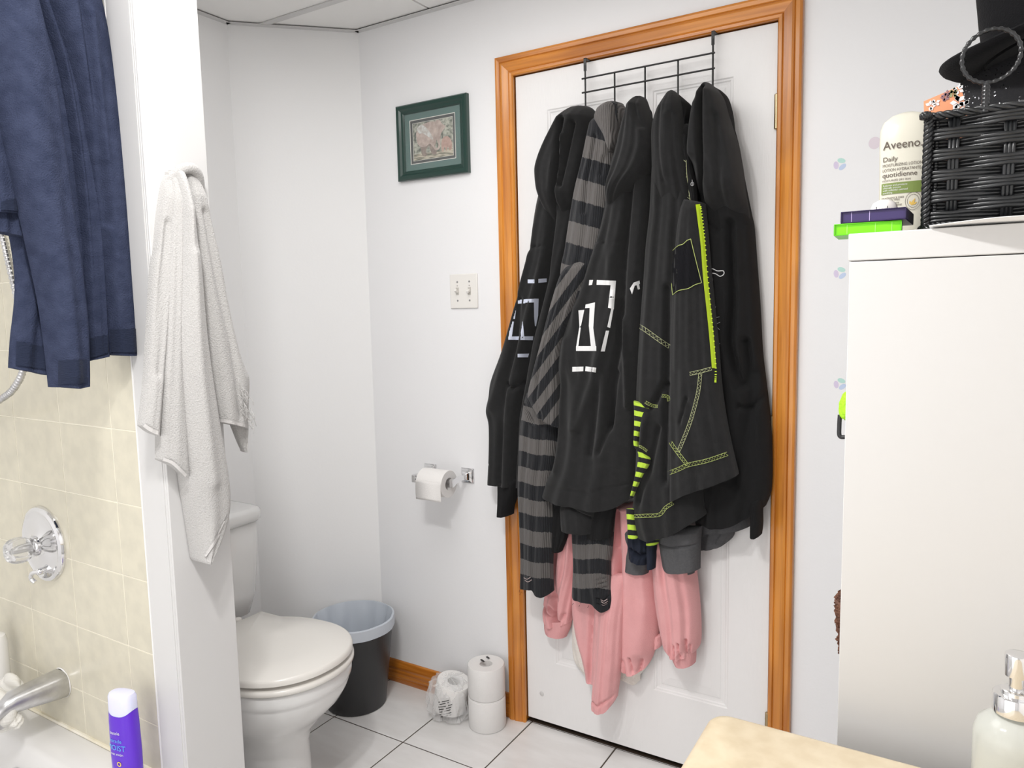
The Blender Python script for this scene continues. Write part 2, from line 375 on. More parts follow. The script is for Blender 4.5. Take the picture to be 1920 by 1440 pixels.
# jamb
box('jamb', (-.02, 0, 0), (-.003, .12, H+.018), OAKZ, tr); box('jamb', (W+.004, .001, 0), (W+.02, .12, H+.018), OAKZ, tr); box('jamb', (-.003, .001, H+.0035), (W+.003, .12, H+.018), OAKX, tr)
box('door_stop', (-.003, .046, 0), (.009, .06, H), OAKZ, tr); box('door_stop', (W-.009, .046, 0), (W+.003, .06, H), OAKZ, tr)
BB = [(0, 0), (0, .012), (.006, .014), (.016, .014), (.018, .0125), (.022, .014), (.030, .014), (.032, .0125), (.036, .014), (.044, .0135), (.047, .011), (.056, .0125), (.068, .010), (.078, .0045), (.081, 0)]
mb = mould('baseboard_back', ([(AX, -p, z) for z, p in BB], [(-T+.0005, -p, z) for z, p in BB]), OAKX); struct(mb)
struct(mould('baseboard_right', ([(W+T, -p, z) for z, p in BB], [(XR, -p, z) for z, p in BB]), OAKX))
dd = np.array([AX-BX, AY-BY]); dd /= np.linalg.norm(dd); nn = np.array([dd[1], -dd[0]])
struct(mould('baseboard_corner', ([(BX+nn[0]*p, BY+nn[1]*p, z) for z, p in BB], [(AX+nn[0]*p, AY+nn[1]*p, z) for z, p in BB]), OAKX))
# ------------------------------------------------------------------ DOOR
door = bpy.data.objects.new('door_1', None); COL.objects.link(door); door['kind'] = 'structure'
PXS = [(.108, .325), (.434, .651)]; PZS = [(.222, .835), (1.0, 1.60), (1.705, 1.927)]
Y0 = .003
xb = sorted({0.003, W-.003, *[v for p in PXS for v in p]}); zb = sorted({.017, H-.003, *[v for p in PZS for v in p]})
V = []; Fc = []
for x in xb:
    for z in zb: V.append((x, Y0, z))
nz = len(zb)
for i in range(len(xb)-1):
    for k in range(nz-1):
        cx = (xb[i]+xb[i+1])/2; cz = (zb[k]+zb[k+1])/2
        if any(p[0] < cx < p[1] for p in PXS) and any(q[0] < cz < q[1] for q in PZS): continue
        Fc.append((i*nz+k, (i+1)*nz+k, (i+1)*nz+k+1, i*nz+k+1))
V2, F2 = boxg((.003, Y0+.010, .017), (W-.003, Y0+.035, H-.003))
V3 = [(.003, Y0, .017), (W-.003, Y0, .017), (W-.003, Y0, H-.003), (.003, Y0, H-.003), (.003, Y0+.01, .017), (W-.003, Y0+.01, .017), (W-.003, Y0+.01, H-.003), (.003, Y0+.01, H-.003)]
VV, FF = merge([(np.array(V), Fc), (V2, F2), (np.array(V3), [(0, 4, 5, 1), (1, 5, 6, 2), (2, 6, 7, 3), (3, 7, 4, 0)])])
mesh('door_slab', VV, FF, DOORW, door)
prof = [(0, 0), (.003, .0025), (.007, .0030), (.010, .0055), (.016, .0065), (.021, .0065), (.024, .0050), (.046, .0018), (.048, .0012)]
for (x0, x1) in PXS:
    for (z0, z1) in PZS:
        rings = [[(x0+d_, Y0+h_, z0+d_), (x1-d_, Y0+h_, z0+d_), (x1-d_, Y0+h_, z1-d_), (x0+d_, Y0+h_, z1-d_)] for d_, h_ in prof]
        V, Fc = loftg(rings, cap0=False); mesh('panel', V, Fc, DOORW, door)
box('door_gap_shade', (-.003, .006, 0.0002), (W+.003, .10, .004), mat('gap_shade', (.03, .018, .01), .6), door)  # dark strip standing in for the shade in the unlit gap under the door
# small blemish (peeled paint) low on the slab
lathe('paint_chip', [(.001, 0), (.008, .0006), (.006, .0018), (.0005, .0022)], (.055, Y0, .108), TRIMW, door, n=14, axis='y')
for z0, z1 in ((1.781, 1.863), (.976, 1.057), (.16, .245)):
    h = lathe('hinge', [(0.001, z1+.003), (.004, z1+.002), (.0062, z1), (.0062, z0), (.004, z0-.002), (.001, z0-.003)], (W-.0015, -.0045, 0), BRASS, door, n=14)
    for q in range(1, 5):
        zz = z0+(z1-z0)*q/5
        lathe('hinge_knuckle', [(.0064, zz-.0008), (.0052, zz), (.0064, zz+.0008)], (W-.0015, -.0045, 0), BRASS, h, n=14, cap0=False, cap1=False)
# ------------------------------------------------------------------ CLOTH
class Sheet:
    clampd = False
    def __init__(s, name, L, R, HM, D, T, m, parent, ax=1, cr=(), nu=56, nv=100, phase=None, und=.004, k=3.0, pw=2.6, taper=.12, seed=None, TM=None, rnd=0, back=.004, flat=None, loc=None, fade=None):
        s.fade = fade; s.ax = ax; s.D = D; s.T = T; s.ref = D+.5*T; s.pw = pw; s.taper = taper; s.und = und; s.k = k
        c = lambda P: np.array([s.hz(*p, s.ref) for p in P])
        Lp = smoothpts(c(L), 6); Rp = smoothpts(c(R), 6)
        s.Lz, s.Lh = s._mono(Lp); s.Rz, s.Rh = s._mono(Rp)
        Hp = smoothpts(c(HM), 5); o = np.argsort(Hp[:, 0]); s.Hh, s.Hz = Hp[o, 0], Hp[o, 1]
        if TM is None: TM = [L[0], R[0]]
        Tp = smoothpts(c(TM), 5) if len(TM) > 2 else c(TM); o = np.argsort(Tp[:, 0]); s.Th, s.Tz = Tp[o, 0], Tp[o, 1]
        s.ph = rng.rand(6)*6.28 if seed is None else np.random.RandomState(seed).rand(6)*6.28
        s.cr = [(c(q[0]), q[1]*(1.35 if ax == 1 else 1.0), q[2], q[3] if len(q) > 3 else 'g') for q in cr]
        u = .5-.5*np.cos(np.linspace(0, math.pi, nu)); v = np.linspace(0, 1, nv)
        U, Vv = np.meshgrid(u, v); Z = None
        hh = np.interp(U, [0, 1], [min(s.Lh[0], s.Hh[0]), max(s.Rh[0], s.Hh[-1])])
        for it in range(6):
            zb = np.interp(hh[-1], s.Hh, s.Hz); zt = np.interp(hh[0], s.Th, s.Tz)
            Z = zt[None, :]+(zb-zt)[None, :]*Vv
            l = np.interp(Z, s.Lz, s.Lh); r = np.interp(Z, s.Rz, s.Rh); hh = l+(r-l)*U
        out = s.F(hh, Z, U, Vv)
        P = s.xyz(hh, Z, out); B = s.xyz(hh[:, 1:-1], Z[:, 1:-1], np.minimum(D, out[:, 1:-1])-back)
        nF = nu*nv; idx = np.arange(nF).reshape(nv, nu); nb = nu-2
        bi = np.zeros((nv, nu), int); bi[:, 0] = idx[:, 0]; bi[:, -1] = idx[:, -1]; bi[:, 1:-1] = nF+np.arange(nv*nb).reshape(nv, nb)
        fl_ = []
        def quads(I, rev):
            a, b, c_, d_ = I[:-1, :-1], I[:-1, 1:], I[1:, 1:], I[1:, :-1]
            q = np.stack([a, d_, c_, b] if rev else [a, b, c_, d_], -1).reshape(-1, 4); return q.tolist()
        front_rev = (ax == 1)
        F_all = quads(idx, front_rev)+quads(bi, not front_rev)
        for row in (0, nv-1):
            for i in range(nu-1):
                q = [idx[row, i], idx[row, i+1], bi[row, i+1], bi[row, i]]
                q = list(dict.fromkeys(q)); F_all.append(q)
        Vt = np.concatenate([P.reshape(-1, 3), B.reshape(-1, 3)])
        s.o = mesh(name, Vt, F_all, m, parent, True, auto=65, loc=loc)
        if phase is not None:
            px, py = proj(Vt); Ub = np.concatenate([U.ravel(), U[:, 1:-1].ravel()])
            at1 = s.o.data.attributes.new('phase', 'FLOAT', 'POINT'); at1.data.foreach_set('value', phase(px, py).astype(np.float32))
            wdt = np.concatenate([hh.ravel(), hh[:, 1:-1].ravel()])
            at2 = s.o.data.attributes.new('rib', 'FLOAT', 'POINT'); at2.data.foreach_set('value', (wdt*6.28/.0042).astype(np.float32))
    def _mono(s, P):
        z = P[:, 1]; o = np.argsort(z, kind='stable'); return z[o], P[o, 0]
    def hz(s, px, py, ref):
        q = at(px, py, s.ax, -ref if s.ax == 1 else ref); return (q[0] if s.ax == 1 else q[1], q[2])
    def xyz(s, h, z, out):
        return np.stack([h, -out, z], -1) if s.ax == 1 else np.stack([out, h, z], -1)
    def F(s, h, z, U=None, Vv=None):
        if U is None:
            l = np.interp(z, s.Lz, s.Lh); r = np.interp(z, s.Rz, s.Rh); U = np.clip((h-l)/(r-l+1e-9), 0.0, 1.0)
            zt = np.interp(h, s.Th, s.Tz); zb = np.interp(h, s.Hh, s.Hz); Vv = np.clip((zt-z)/(zt-zb+1e-9), 0, 1)
        pr = np.clip(1-np.abs(2*U-1)**s.pw, 0, 1)**.5
        tp = .35+.65*np.clip(Vv/s.taper, 0, 1)**.6 if s.taper else 1
        o = s.D+s.T*pr*tp
        u2 = U+.05*np.sin(5*Vv+s.ph[0])
        e = np.clip(pr*1.2, 0, 1)*np.clip(Vv*4, .2, 1)
        o = o+e*s.und*(np.sin(2*math.pi*s.k*u2+s.ph[1])+.5*np.sin(2*math.pi*(s.k*1.9)*u2+s.ph[2]+2*Vv)+.35*np.sin(9*Vv+4*U+s.ph[3]))
        for P, amp, wd, kind in s.cr:
            best = np.full(h.shape, 1e9); side = np.zeros(h.shape)
            for i in range(len(P)-1):
                a = P[i]; b = P[i+1]; d = b-a; L2 = d@d+1e-12
                t = np.clip(((h-a[0])*d[0]+(z-a[1])*d[1])/L2, 0, 1)
                ex = h-(a[0]+t*d[0]); ez = z-(a[1]+t*d[1]); dist = np.hypot(ex, ez)
                m_ = dist < best; best = np.where(m_, dist, best); side = np.where(m_, np.sign(d[0]*ez-d[1]*ex), side)
            if kind == 'g': o = o+amp*np.exp(-(best/wd)**2)*np.clip(pr*1.5, 0, 1)
            else:  # step: raised on one side of the line, falls away slowly, sharp on the other
                sd = side*best; o = o+amp*np.where(sd > 0, np.exp(-sd/wd), np.exp(-(sd/.004)**2))*np.clip(pr*1.5, 0, 1)
        o = np.maximum(o, s.D)
        if s.fade:
            t = np.clip((Vv-(1-s.fade[0]))/s.fade[0], 0, 1); t = t*t*(3-2*t); o = o*(1-t)+s.fade[1]*t
        return o
    def pt(s, px, py, lift=.0015):
        px = np.asarray(px, float); py = np.asarray(py, float); ref = np.full(px.shape, s.ref)
        r = np.stack([(px-960)/F_, (py-720)/F_, np.ones_like(px)], -1) @ RM
        for _ in range(14):
            val = -ref if s.ax == 1 else ref
            t = (val-CAM[s.ax])/r[..., s.ax]; q = CAM+r*t[..., None]
            h = q[..., 0] if s.ax == 1 else q[..., 1]; ref = .5*ref+.5*s.F(h, q[..., 2])
        q = CAM+r*((( -ref if s.ax == 1 else ref)-CAM[s.ax])/r[..., s.ax])[..., None]
        h = q[..., 0] if s.ax == 1 else q[..., 1]; z = q[..., 2]
        l = np.interp(z, s.Lz, s.Lh); rr_ = np.interp(z, s.Rz, s.Rh); e = np.minimum(.003, (rr_-l)*.1)
        h2 = np.clip(h, l+e, rr_-e); q = np.where(((np.abs(h2-h) > 1e-6) & s.clampd)[..., None], s.xyz(h2, z, s.F(h2, z)), q)
        return q - (r/np.linalg.norm(r, axis=-1)[..., None])*lift
def dens(P, step=3.):
    P = np.asarray(P, float); out = [P[0]]
    for a, b in zip(P[:-1], P[1:]):
        n = max(1, int(np.hypot(*(b-a))/step)); out += [a+(b-a)*(i+1)/n for i in range(n)]
    return np.array(out)
def solidify(o, th):
    md = o.modifiers.new('thick', 'SOLIDIFY'); md.thickness = th; md.offset = 0
def bars(S, quads, m, parent):
    for q in quads: patch('print_bar', S, [q], m, parent)
def patch(name, S, quads, m, parent, lift=.0012, n=7):
    parts = []
    for q in quads:
        q = np.asarray(q, float); a = np.linspace(0, 1, n); A, B = np.meshgrid(a, a)
        P = q[0]*((1-A)*(1-B))[..., None]+q[1]*(A*(1-B))[..., None]+q[2]*(A*B)[..., None]+q[3]*((1-A)*B)[..., None]
        X = S.pt(P[..., 0], P[..., 1], lift).reshape(-1, 3)
        parts.append((X, [(i*n+j, i*n+j+1, (i+1)*n+j+1, (i+1)*n+j) for i in range(n-1) for j in range(n-1)]))
    V, Fc = merge(parts); o = mesh(name, V, Fc, m, parent); return o
def strip(name, S, P, wpx, m, parent, lift=.0015, rows=3):
    P = dens(smoothpts(P, 6), 3); T_ = np.gradient(P, axis=0); T_ /= np.linalg.norm(T_, axis=1)[:, None]+1e-9; N = np.stack([-T_[:, 1], T_[:, 0]], 1)
    offs = np.linspace(-.5, .5, rows)*wpx; G = P[None]+offs[:, None, None]*N[None]
    X = S.pt(G[..., 0], G[..., 1], lift); n = len(P)
    return mesh(name, X.reshape(-1, 3), [(r*n+i, r*n+i+1, (r+1)*n+i+1, (r+1)*n+i) for r in range(rows-1) for i in range(n-1)], m, parent)
def threadline(S, P, r=.0006, lift=.0016, closed=False):
    P = dens(smoothpts(P, 5), 3); X = S.pt(P[:, 0], P[:, 1], lift); return tubeg(X, r, 4)
def stitch(name, S, P, m, parent, wpx=6, step=2.6, r=.00055):
    P0 = dens(smoothpts(P, 6), step); T_ = np.gradient(P0, axis=0); T_ /= np.linalg.norm(T_, axis=1)[:, None]+1e-9; N = np.stack([-T_[:, 1], T_[:, 0]], 1)
    sg = np.where(np.arange(len(P0)) % 2 == 0, 1, -1)[:, None]*wpx*.42
    parts = []
    for Q in (P0+N*sg, P0+N*wpx*.5, P0-N*wpx*.5):
        X = S.pt(Q[:, 0], Q[:, 1], .0018); parts.append(tubeg(X, r, 4))
    V, Fc = merge(parts); return mesh(name, V, Fc, m, parent)

# over-door hook rack
rk = thing('over_door_rack', 'black wire rack of hooks hung over the top of the white door', 'rack', (.42, -.02, 1.85))
RXS = [.2465, .335, .423, .514, .6055]
def rail(z): return tube('rail', [(.238, -.030, z), (.612, -.030, z)], .0024, BLKMETAL, rk)
rail(1.984); rail(1.946)
for i, x_ in enumerate(RXS):
    top = 2.045 if i in (0, 4) else 1.9865
    tube('upright', [(x_, -.0255, min(top, 2.02)), (x_, -.0255, 1.80)], .0026, BLKMETAL, rk)
    hk = tube('hook', smoothpts([(x_, -.0255, 1.80), (x_, -.03, 1.785), (x_, -.045, 1.778), (x_, -.062, 1.79), (x_, -.068, 1.815)], 4), .0026, BLKMETAL, rk)
    V, Fc = latheg([(.001, -.006), (.005, -.004), (.006, 0), (.005, .004), (.001, .006)], (x_, -.068, 1.82), 10); mesh('hook_tip', V, Fc, BLKMETAL, hk, True)
for x_ in (RXS[0], RXS[4]):
    V, Fc = merge([boxg((x_-.004, -.027, 2.005), (x_+.004, -.0245, H-.0005)), boxg((x_-.004, -.027, H-.002), (x_+.004, .040, H-.0005)), boxg((x_-.004, .0385, 2.0), (x_+.004, .040, H-.0005))])
    mesh('strap', V, Fc, BLKMETAL, rk)

# --- pink fleece pullover, deepest layer
pk = thing('fleece_pullover', 'pale pink pullover with curly cream lining hanging lowest on the door', 'sweater', (.38, -.03, .45))
Sh = Sheet('lining', [(1072, 1150), (1070, 1200), (1074, 1240), (1090, 1262)], [(1216, 1150), (1222, 1200), (1218, 1240), (1198, 1268)], [(1085, 1252), (1094, 1266), (1120, 1266), (1160, 1270), (1188, 1284), (1212, 1262)], .012, .02, SHERPA, pk, und=.003, k=5, nu=40, nv=40)
Sheet('sleeve', [(1040, 980), (1031, 1030), (1024, 1080), (1018, 1120), (1015, 1150), (1019, 1172)], [(1085, 980), (1082, 1060), (1076, 1100), (1070, 1150), (1066, 1172)], [(1019, 1168), (1040, 1174), (1066, 1168)], .015, .045, PINKC, pk, cr=[([(1045, 1020), (1040, 1080), (1045, 1172)], -.018, .012), ([(1025, 1110), (1050, 1120)], -.006, .006), ([(1020, 1140), (1045, 1165)], -.014, .006), ([(1032, 1135), (1050, 1168)], -.012, .005), ([(1060, 1150), (1050, 1172)], -.008, .005)])
Sheet('cuff', [(1018, 1164), (1018, 1178), (1021, 1188)], [(1068, 1164), (1065, 1180), (1058, 1196)], [(1020, 1187), (1040, 1193), (1059, 1197)], .018, .032, PINKR, pk, und=.0006, nu=30, nv=20, taper=0)
S1 = Sheet('body', [(1072, 960), (1070, 1080), (1067, 1130), (1068, 1160), (1075, 1200), (1084, 1232), (1092, 1268)], [(1232, 940), (1226, 1080), (1231, 1150), (1230, 1180), (1225, 1215), (1216, 1244)], [(1092, 1272), (1109, 1282), (1130, 1270), (1162, 1252), (1180, 1262), (1206, 1256), (1217, 1240)], .025, .055, PINKC, pk,
    cr=[([(1160, 960), (1165, 1100), (1160, 1262)], -.030, .010), ([(1118, 1050), (1116, 1150), (1108, 1280)], -.012, .008), ([(1185, 1230), (1190, 1256)], -.010, .004), ([(1172, 1235), (1176, 1262)], -.008, .004), ([(1204, 1235), (1200, 1256)], -.010, .004), ([(1192, 1020), (1212, 1120), (1205, 1220)], .010, .02)], nv=130, nu=80, taper=.02)
Sh2 = Sheet('front_fold', [(1125, 1080), (1120, 1139), (1114, 1222), (1109, 1280), (1106, 1316)], [(1172, 1080), (1168, 1150), (1163, 1236), (1158, 1270), (1152, 1312)], [(1106, 1318), (1112, 1329), (1125, 1333), (1140, 1330), (1152, 1312)], .060, .045, PINKC, pk, cr=[([(1106, 1312), (1125, 1319), (1152, 1304)], -.006, .004)], pw=2.2, und=.002, taper=.3)
Sh3 = Sheet('sleeve', [(1212, 1000), (1219, 1080), (1225, 1139), (1237, 1205), (1249, 1224)], [(1290, 1000), (1300, 1080), (1306, 1139), (1308, 1180), (1307, 1214), (1299, 1228)], [(1249, 1224), (1270, 1231), (1301, 1226)], .035, .065, PINKC, pk,
    cr=[([(1246, 1040), (1248, 1100), (1262, 1225)], -.008, .012), ([(1278, 1200), (1280, 1230)], -.010, .0035), ([(1290, 1195), (1291, 1228)], -.010, .003), ([(1268, 1205), (1270, 1232)], -.009, .003), ([(1297, 1205), (1295, 1228)], -.008, .003)], nv=120)
Sheet('cuff', [(1254, 1222), (1258, 1236), (1263, 1246)], [(1301, 1220), (1301, 1234), (1300, 1247)], [(1262, 1246), (1280, 1248), (1300, 1247)], .045, .040, PINKR, pk, und=.0006, nu=30, nv=20, taper=0)
Sheet('hem_fold', [(1222, 1190), (1226, 1205), (1226, 1216)], [(1240, 1190), (1240, 1205), (1238, 1214)], [(1226, 1217), (1238, 1213)], .02, .02, PINKC, pk, nu=16, nv=16, und=.001)

# --- grey sweatshirt beneath
gy = thing('grey_sweatshirt', 'dark grey sweatshirt, only its hem and cuffs showing under the black ones', 'sweatshirt', (.55, -.05, .8))
Sheet('hem', [(1290, 930), (1300, 975), (1308, 1000)], [(1408, 930), (1408, 965), (1404, 990)], [(1306, 1000), (1340, 999), (1375, 996), (1404, 989)], .030, .03, GREYC, gy, nv=50, und=.002)
Sheet('back_hem', [(1300, 970), (1308, 1020), (1310, 1032)], [(1376, 960), (1376, 1000), (1368, 1014)], [(1308, 1032), (1330, 1030), (1352, 1024), (1370, 1012)], .022, .02, GREYC, gy, nv=40, und=.002)
c1 = Sheet('cuff', [(1226, 990), (1232, 1022), (1238, 1060), (1241, 1069)], [(1312, 990), (1309, 1022), (1308, 1069)], [(1240, 1069), (1262, 1072), (1306, 1070)], .075, .045, GREYC, gy, cr=[([(1232, 1018), (1260, 1023), (1309, 1021)], -.005, .003)], nv=60, und=.001)
Sheet('cuff', [(1266, 1050), (1267, 1077)], [(1301, 1050), (1300, 1076)], [(1267, 1077), (1300, 1076)], .06, .02, GREYC, gy, nv=20, nu=20, und=.0005)
Sheet('cuff', [(1168, 990), (1168, 1030), (1168, 1068)], [(1220, 1000), (1216, 1050), (1212, 1076)], [(1168, 1069), (1190, 1075), (1213, 1077)], .060, .03, GREYC, gy, nv=50, und=.001)
nv_ = thing('navy_sweatshirt', 'navy sweatshirt, only two rolled cuffs showing above the pink fleece', 'sweatshirt', (.42, -.09, .8))
Sheet('cuff', [(1174, 985), (1175, 1020), (1177, 1045)], [(1216, 990), (1214, 1030), (1211, 1059)], [(1177, 1046), (1195, 1055), (1212, 1060)], .092, .03, NAVYC, nv_, cr=[([(1185, 1030), (1200, 1040), (1211, 1040)], -.012, .006)], nv=50, und=.002)
Sheet('cuff', [(1211, 990), (1212, 1060), (1213, 1066)], [(1229, 990), (1227, 1050), (1226, 1066)], [(1213, 1066), (1226, 1067)], .098, .025, NAVYC, nv_, nv=40, nu=24, und=.0005)
bs = Sheet('striped_band', [(1206, 1000), (1210, 1012), (1210, 1022)], [(1236, 996), (1233, 1010), (1232, 1021)], [(1210, 1022), (1232, 1021)], .112, .02, GSTRIPE, nv_, nv=20, nu=20, und=.0003, phase=lambda x, y: (y+.12*(x-1210)-1000)/10+.5)

# --- far left hoodie
hA = thing('black_hoodie', 'black hooded sweatshirt with pale blue bar print, leftmost on the rack', 'sweatshirt', (.2, -.06, .9))
A = Sheet('body', [(1030, 300), (1005, 365), (993, 430), (988, 480), (976, 530), (956, 600), (940, 650), (915, 712), (910, 745), (905, 770), (911, 796), (911, 850), (908, 905)], [(1105, 240), (1098, 300), (1090, 380), (1070, 480), (1045, 600), (1025, 740), (1010, 800), (1005, 912)], [(908, 905), (935, 907), (968, 911), (1005, 914)], .025, .075, BLACKC, hA,
    cr=[([(1045, 400), (1030, 520), (1000, 640), (975, 780), (968, 910)], -.030, .010), ([(990, 471), (1010, 464), (1035, 462)], -.004, .003), ([(985, 560), (975, 650), (955, 740), (945, 900)], -.012, .010), ([(960, 720), (970, 727), (990, 712)], -.016, .006), ([(995, 480), (985, 560), (960, 650), (930, 760)], .010, .016), ([(908, 869), (935, 871), (968, 873)], -.003, .0022)], nv=170, nu=90, taper=.02)
Sheet('hood', [(1088, 194), (1072, 196), (1058, 205), (1035, 236), (1010, 282), (998, 315), (998, 336), (1003, 366), (1006, 390), (1012, 440)], [(1093, 194), (1100, 202), (1104, 226), (1100, 270), (1090, 330), (1076, 390), (1058, 440)], [(1012, 440), (1035, 452), (1058, 440)], .045, .105, BLACKC, hA,
    cr=[([(1066, 230), (1060, 280), (1050, 350), (1040, 440)], -.038, .007), ([(1084, 235), (1070, 300), (1060, 350)], -.022, .006), ([(1070, 260), (1057, 320), (1050, 380)], .008, .006)], nv=110, nu=80, taper=.10, fade=(.4, .03))
cA = Sheet('cuff', [(931, 895), (932, 925), (933, 945), (932, 964)], [(972, 895), (966, 925), (957, 950), (955, 967)], [(932, 965), (943, 967), (956, 967)], .045, .05, BLACKD, hA, nv=40, nu=30, und=.001)
A.clampd = True
bars(A, [[(989.5, 524), (1002, 524), (1002, 531), (989.5, 531)], [(1009.5, 523), (1025, 522), (1025, 529), (1009.5, 530.5)], [(963.6, 563), (986, 561), (985, 568.5), (964, 570)], [(984, 561), (1009.5, 560), (1009.5, 567), (984, 567.5)],
    [(963.6, 567), (969, 567), (965.5, 598), (959.5, 598)], [(957.5, 603), (963.6, 603), (959, 637), (953, 637)], [(1001, 560), (1010, 560), (1009, 592), (1001.5, 596)], [(1001.5, 596), (1009, 592), (1005, 612), (1003, 611)],
    [(953, 631), (1000, 630.5), (999, 638), (953, 637)], [(976, 614), (980, 602), (983, 631), (977, 632)], [(970.5, 663.6), (992, 663), (990, 670), (970.5, 670)]], LPRINT, hA)

# --- striped sweater
sw = thing('striped_sweater', 'black and grey striped knit sweater with frayed cuffs, second from the left', 'sweater', (.26, -.1, .7))
upper = lambda x, y: np.where(y < 480, (y-.30*(x-1100)-264)/86.0, 0)
B = Sheet('body', [(1112, 214), (1100, 246), (1086, 305), (1072, 360), (1062, 420), (1055, 470), (1048, 505), (1048, 560)], [(1150, 214), (1160, 262), (1158, 330), (1150, 420), (1120, 520), (1110, 560)], [(1048, 560), (1110, 560)], .075, .075, KNIT, sw, phase=lambda x, y: (y-.28*(x-1100)-258)/84.0+.5, und=.003,
    cr=[([(1125, 260), (1112, 330), (1105, 400)], -.010, .006), ([(1140, 300), (1135, 330)], -.008, .005)], nv=110, nu=60, taper=.05)
Bs = Sheet('sleeve', [(1056, 500), (1042, 530), (1028, 580), (1012, 640), (998, 690), (986, 738), (989, 752), (1004, 775)], [(1102, 478), (1098, 520), (1070, 590), (1050, 650), (1044, 710), (1046, 770), (1046, 800)], [(990, 752), (1004, 776), (1022, 786), (1046, 803)], .125, .040, KNIT, sw, phase=lambda x, y: (y+1.36*(x-1050)-588)/54.0+.54, und=.003, cr=[([(1060, 520), (1040, 600), (1010, 700)], .006, .012)], nv=120, nu=60, TM=[(1056, 500), (1075, 492), (1092, 489), (1102, 492)], taper=.04)
Bl = Sheet('sleeve', [(982, 735), (977, 765), (970, 810), (968, 860), (967, 920), (970, 980), (973, 1040), (972, 1100)], [(1046, 735), (1044, 800), (1040, 860), (1033, 900), (1032, 940), (1032, 1000), (1030, 1060), (1031, 1100), (1032, 1112)], [(971, 1098), (985, 1103), (1002, 1102), (1008, 1112), (1020, 1117), (1030, 1114), (1033, 1108)], .085, .045, KNIT, sw,
    phase=lambda x, y: np.minimum((y-.16*(x-1000)-793)/57.7-.04+.03*np.sin(x/9), 5.25), und=.003, cr=[([(985, 760), (1005, 790)], -.012, .006)], nv=150, nu=60, taper=.06)
Br = Sheet('sleeve', [(1066, 960), (1069, 1010), (1071, 1060), (1069, 1116)], [(1150, 950), (1146, 1000), (1143, 1040), (1140, 1060), (1141, 1100), (1146, 1128)], [(1069, 1117), (1080, 1124), (1107, 1128), (1119, 1136), (1130, 1146), (1142, 1142), (1147, 1126)], .085, .035, KNIT, sw,
    phase=lambda x, y: np.minimum((y-.06*(x-1100)-993)/55.0-.04+.03*np.sin(x/11), 2.3), und=.002, nv=110, nu=60, cr=[([(1122, 1085), (1138, 1083)], -.004, .0015), ([(1122, 1093), (1139, 1091)], -.004, .0015), ([(1122, 1101), (1140, 1100)], -.004, .0015), ([(1124, 1128), (1136, 1134), (1142, 1126)], -.006, .0015), ([(1122, 1118), (1134, 1124), (1142, 1116)], -.006, .0015)])
# rolled collar
cl_ph = lambda x, y: np.where(x-0.35*(y-190) > 1143, .2, .8)
Bc = Sheet('collar', [(1128, 193), (1118, 206), (1112, 222), (1121, 238), (1131, 254), (1137, 270), (1146, 284)], [(1143, 187), (1152, 196), (1156, 215), (1156, 240), (1158, 262), (1150, 284)], [(1143, 284), (1147, 288), (1151, 284)], .115, .05, KNIT, sw, phase=lambda x, y: np.full_like(x, .8), nv=60, nu=40, und=.001)
Sheet('collar', [(1141, 187), (1142, 205), (1146, 235), (1152, 255)], [(1160, 190), (1168, 206), (1169, 225), (1160, 252)], [(1150, 255), (1160, 252)], .085, .055, KNIT, sw, phase=lambda x, y: np.where(x > 1158, .8, .2), nv=40, nu=40, und=.001)
# frayed threads at the cuffs
parts = []
r_ = random.Random(3)
for S_, x0, x1, yy in ((Bl, 973, 1032, 1098), (Br, 1070, 1146, 1124)):
    for i in range(16):
        x_ = r_.uniform(x0, x1); y_ = yy+r_.uniform(-4, 14)
        a_ = at(x_, y_, 1, -S_.ref); b_ = a_+np.array([r_.uniform(-.004, .004), -.001, -r_.uniform(.004, .012)])
        parts.append(tubeg(smoothpts([a_, (a_+b_)/2+np.array([r_.uniform(-.003, .003), 0, 0]), b_], 3), .0005, 4))
V, Fc = merge(parts); mesh('loose_threads', V, Fc, BLACKD, sw)['kind'] = 'stuff'
for S_, spots in ((Br, [(1126, 1132), (1127, 1128), (1126, 1124)]), (Bl, [(982, 1083), (984, 1088)])):
    for q, (x_, y_) in enumerate(spots):
        strip('ladder', S_, [(x_, y_), (x_+6, y_+3), (x_+13, y_-1)], 1.4, mat('gap_thread', (.42, .34, .33), .9) if 'gap_thread' not in bpy.data.materials else bpy.data.materials['gap_thread'], sw)

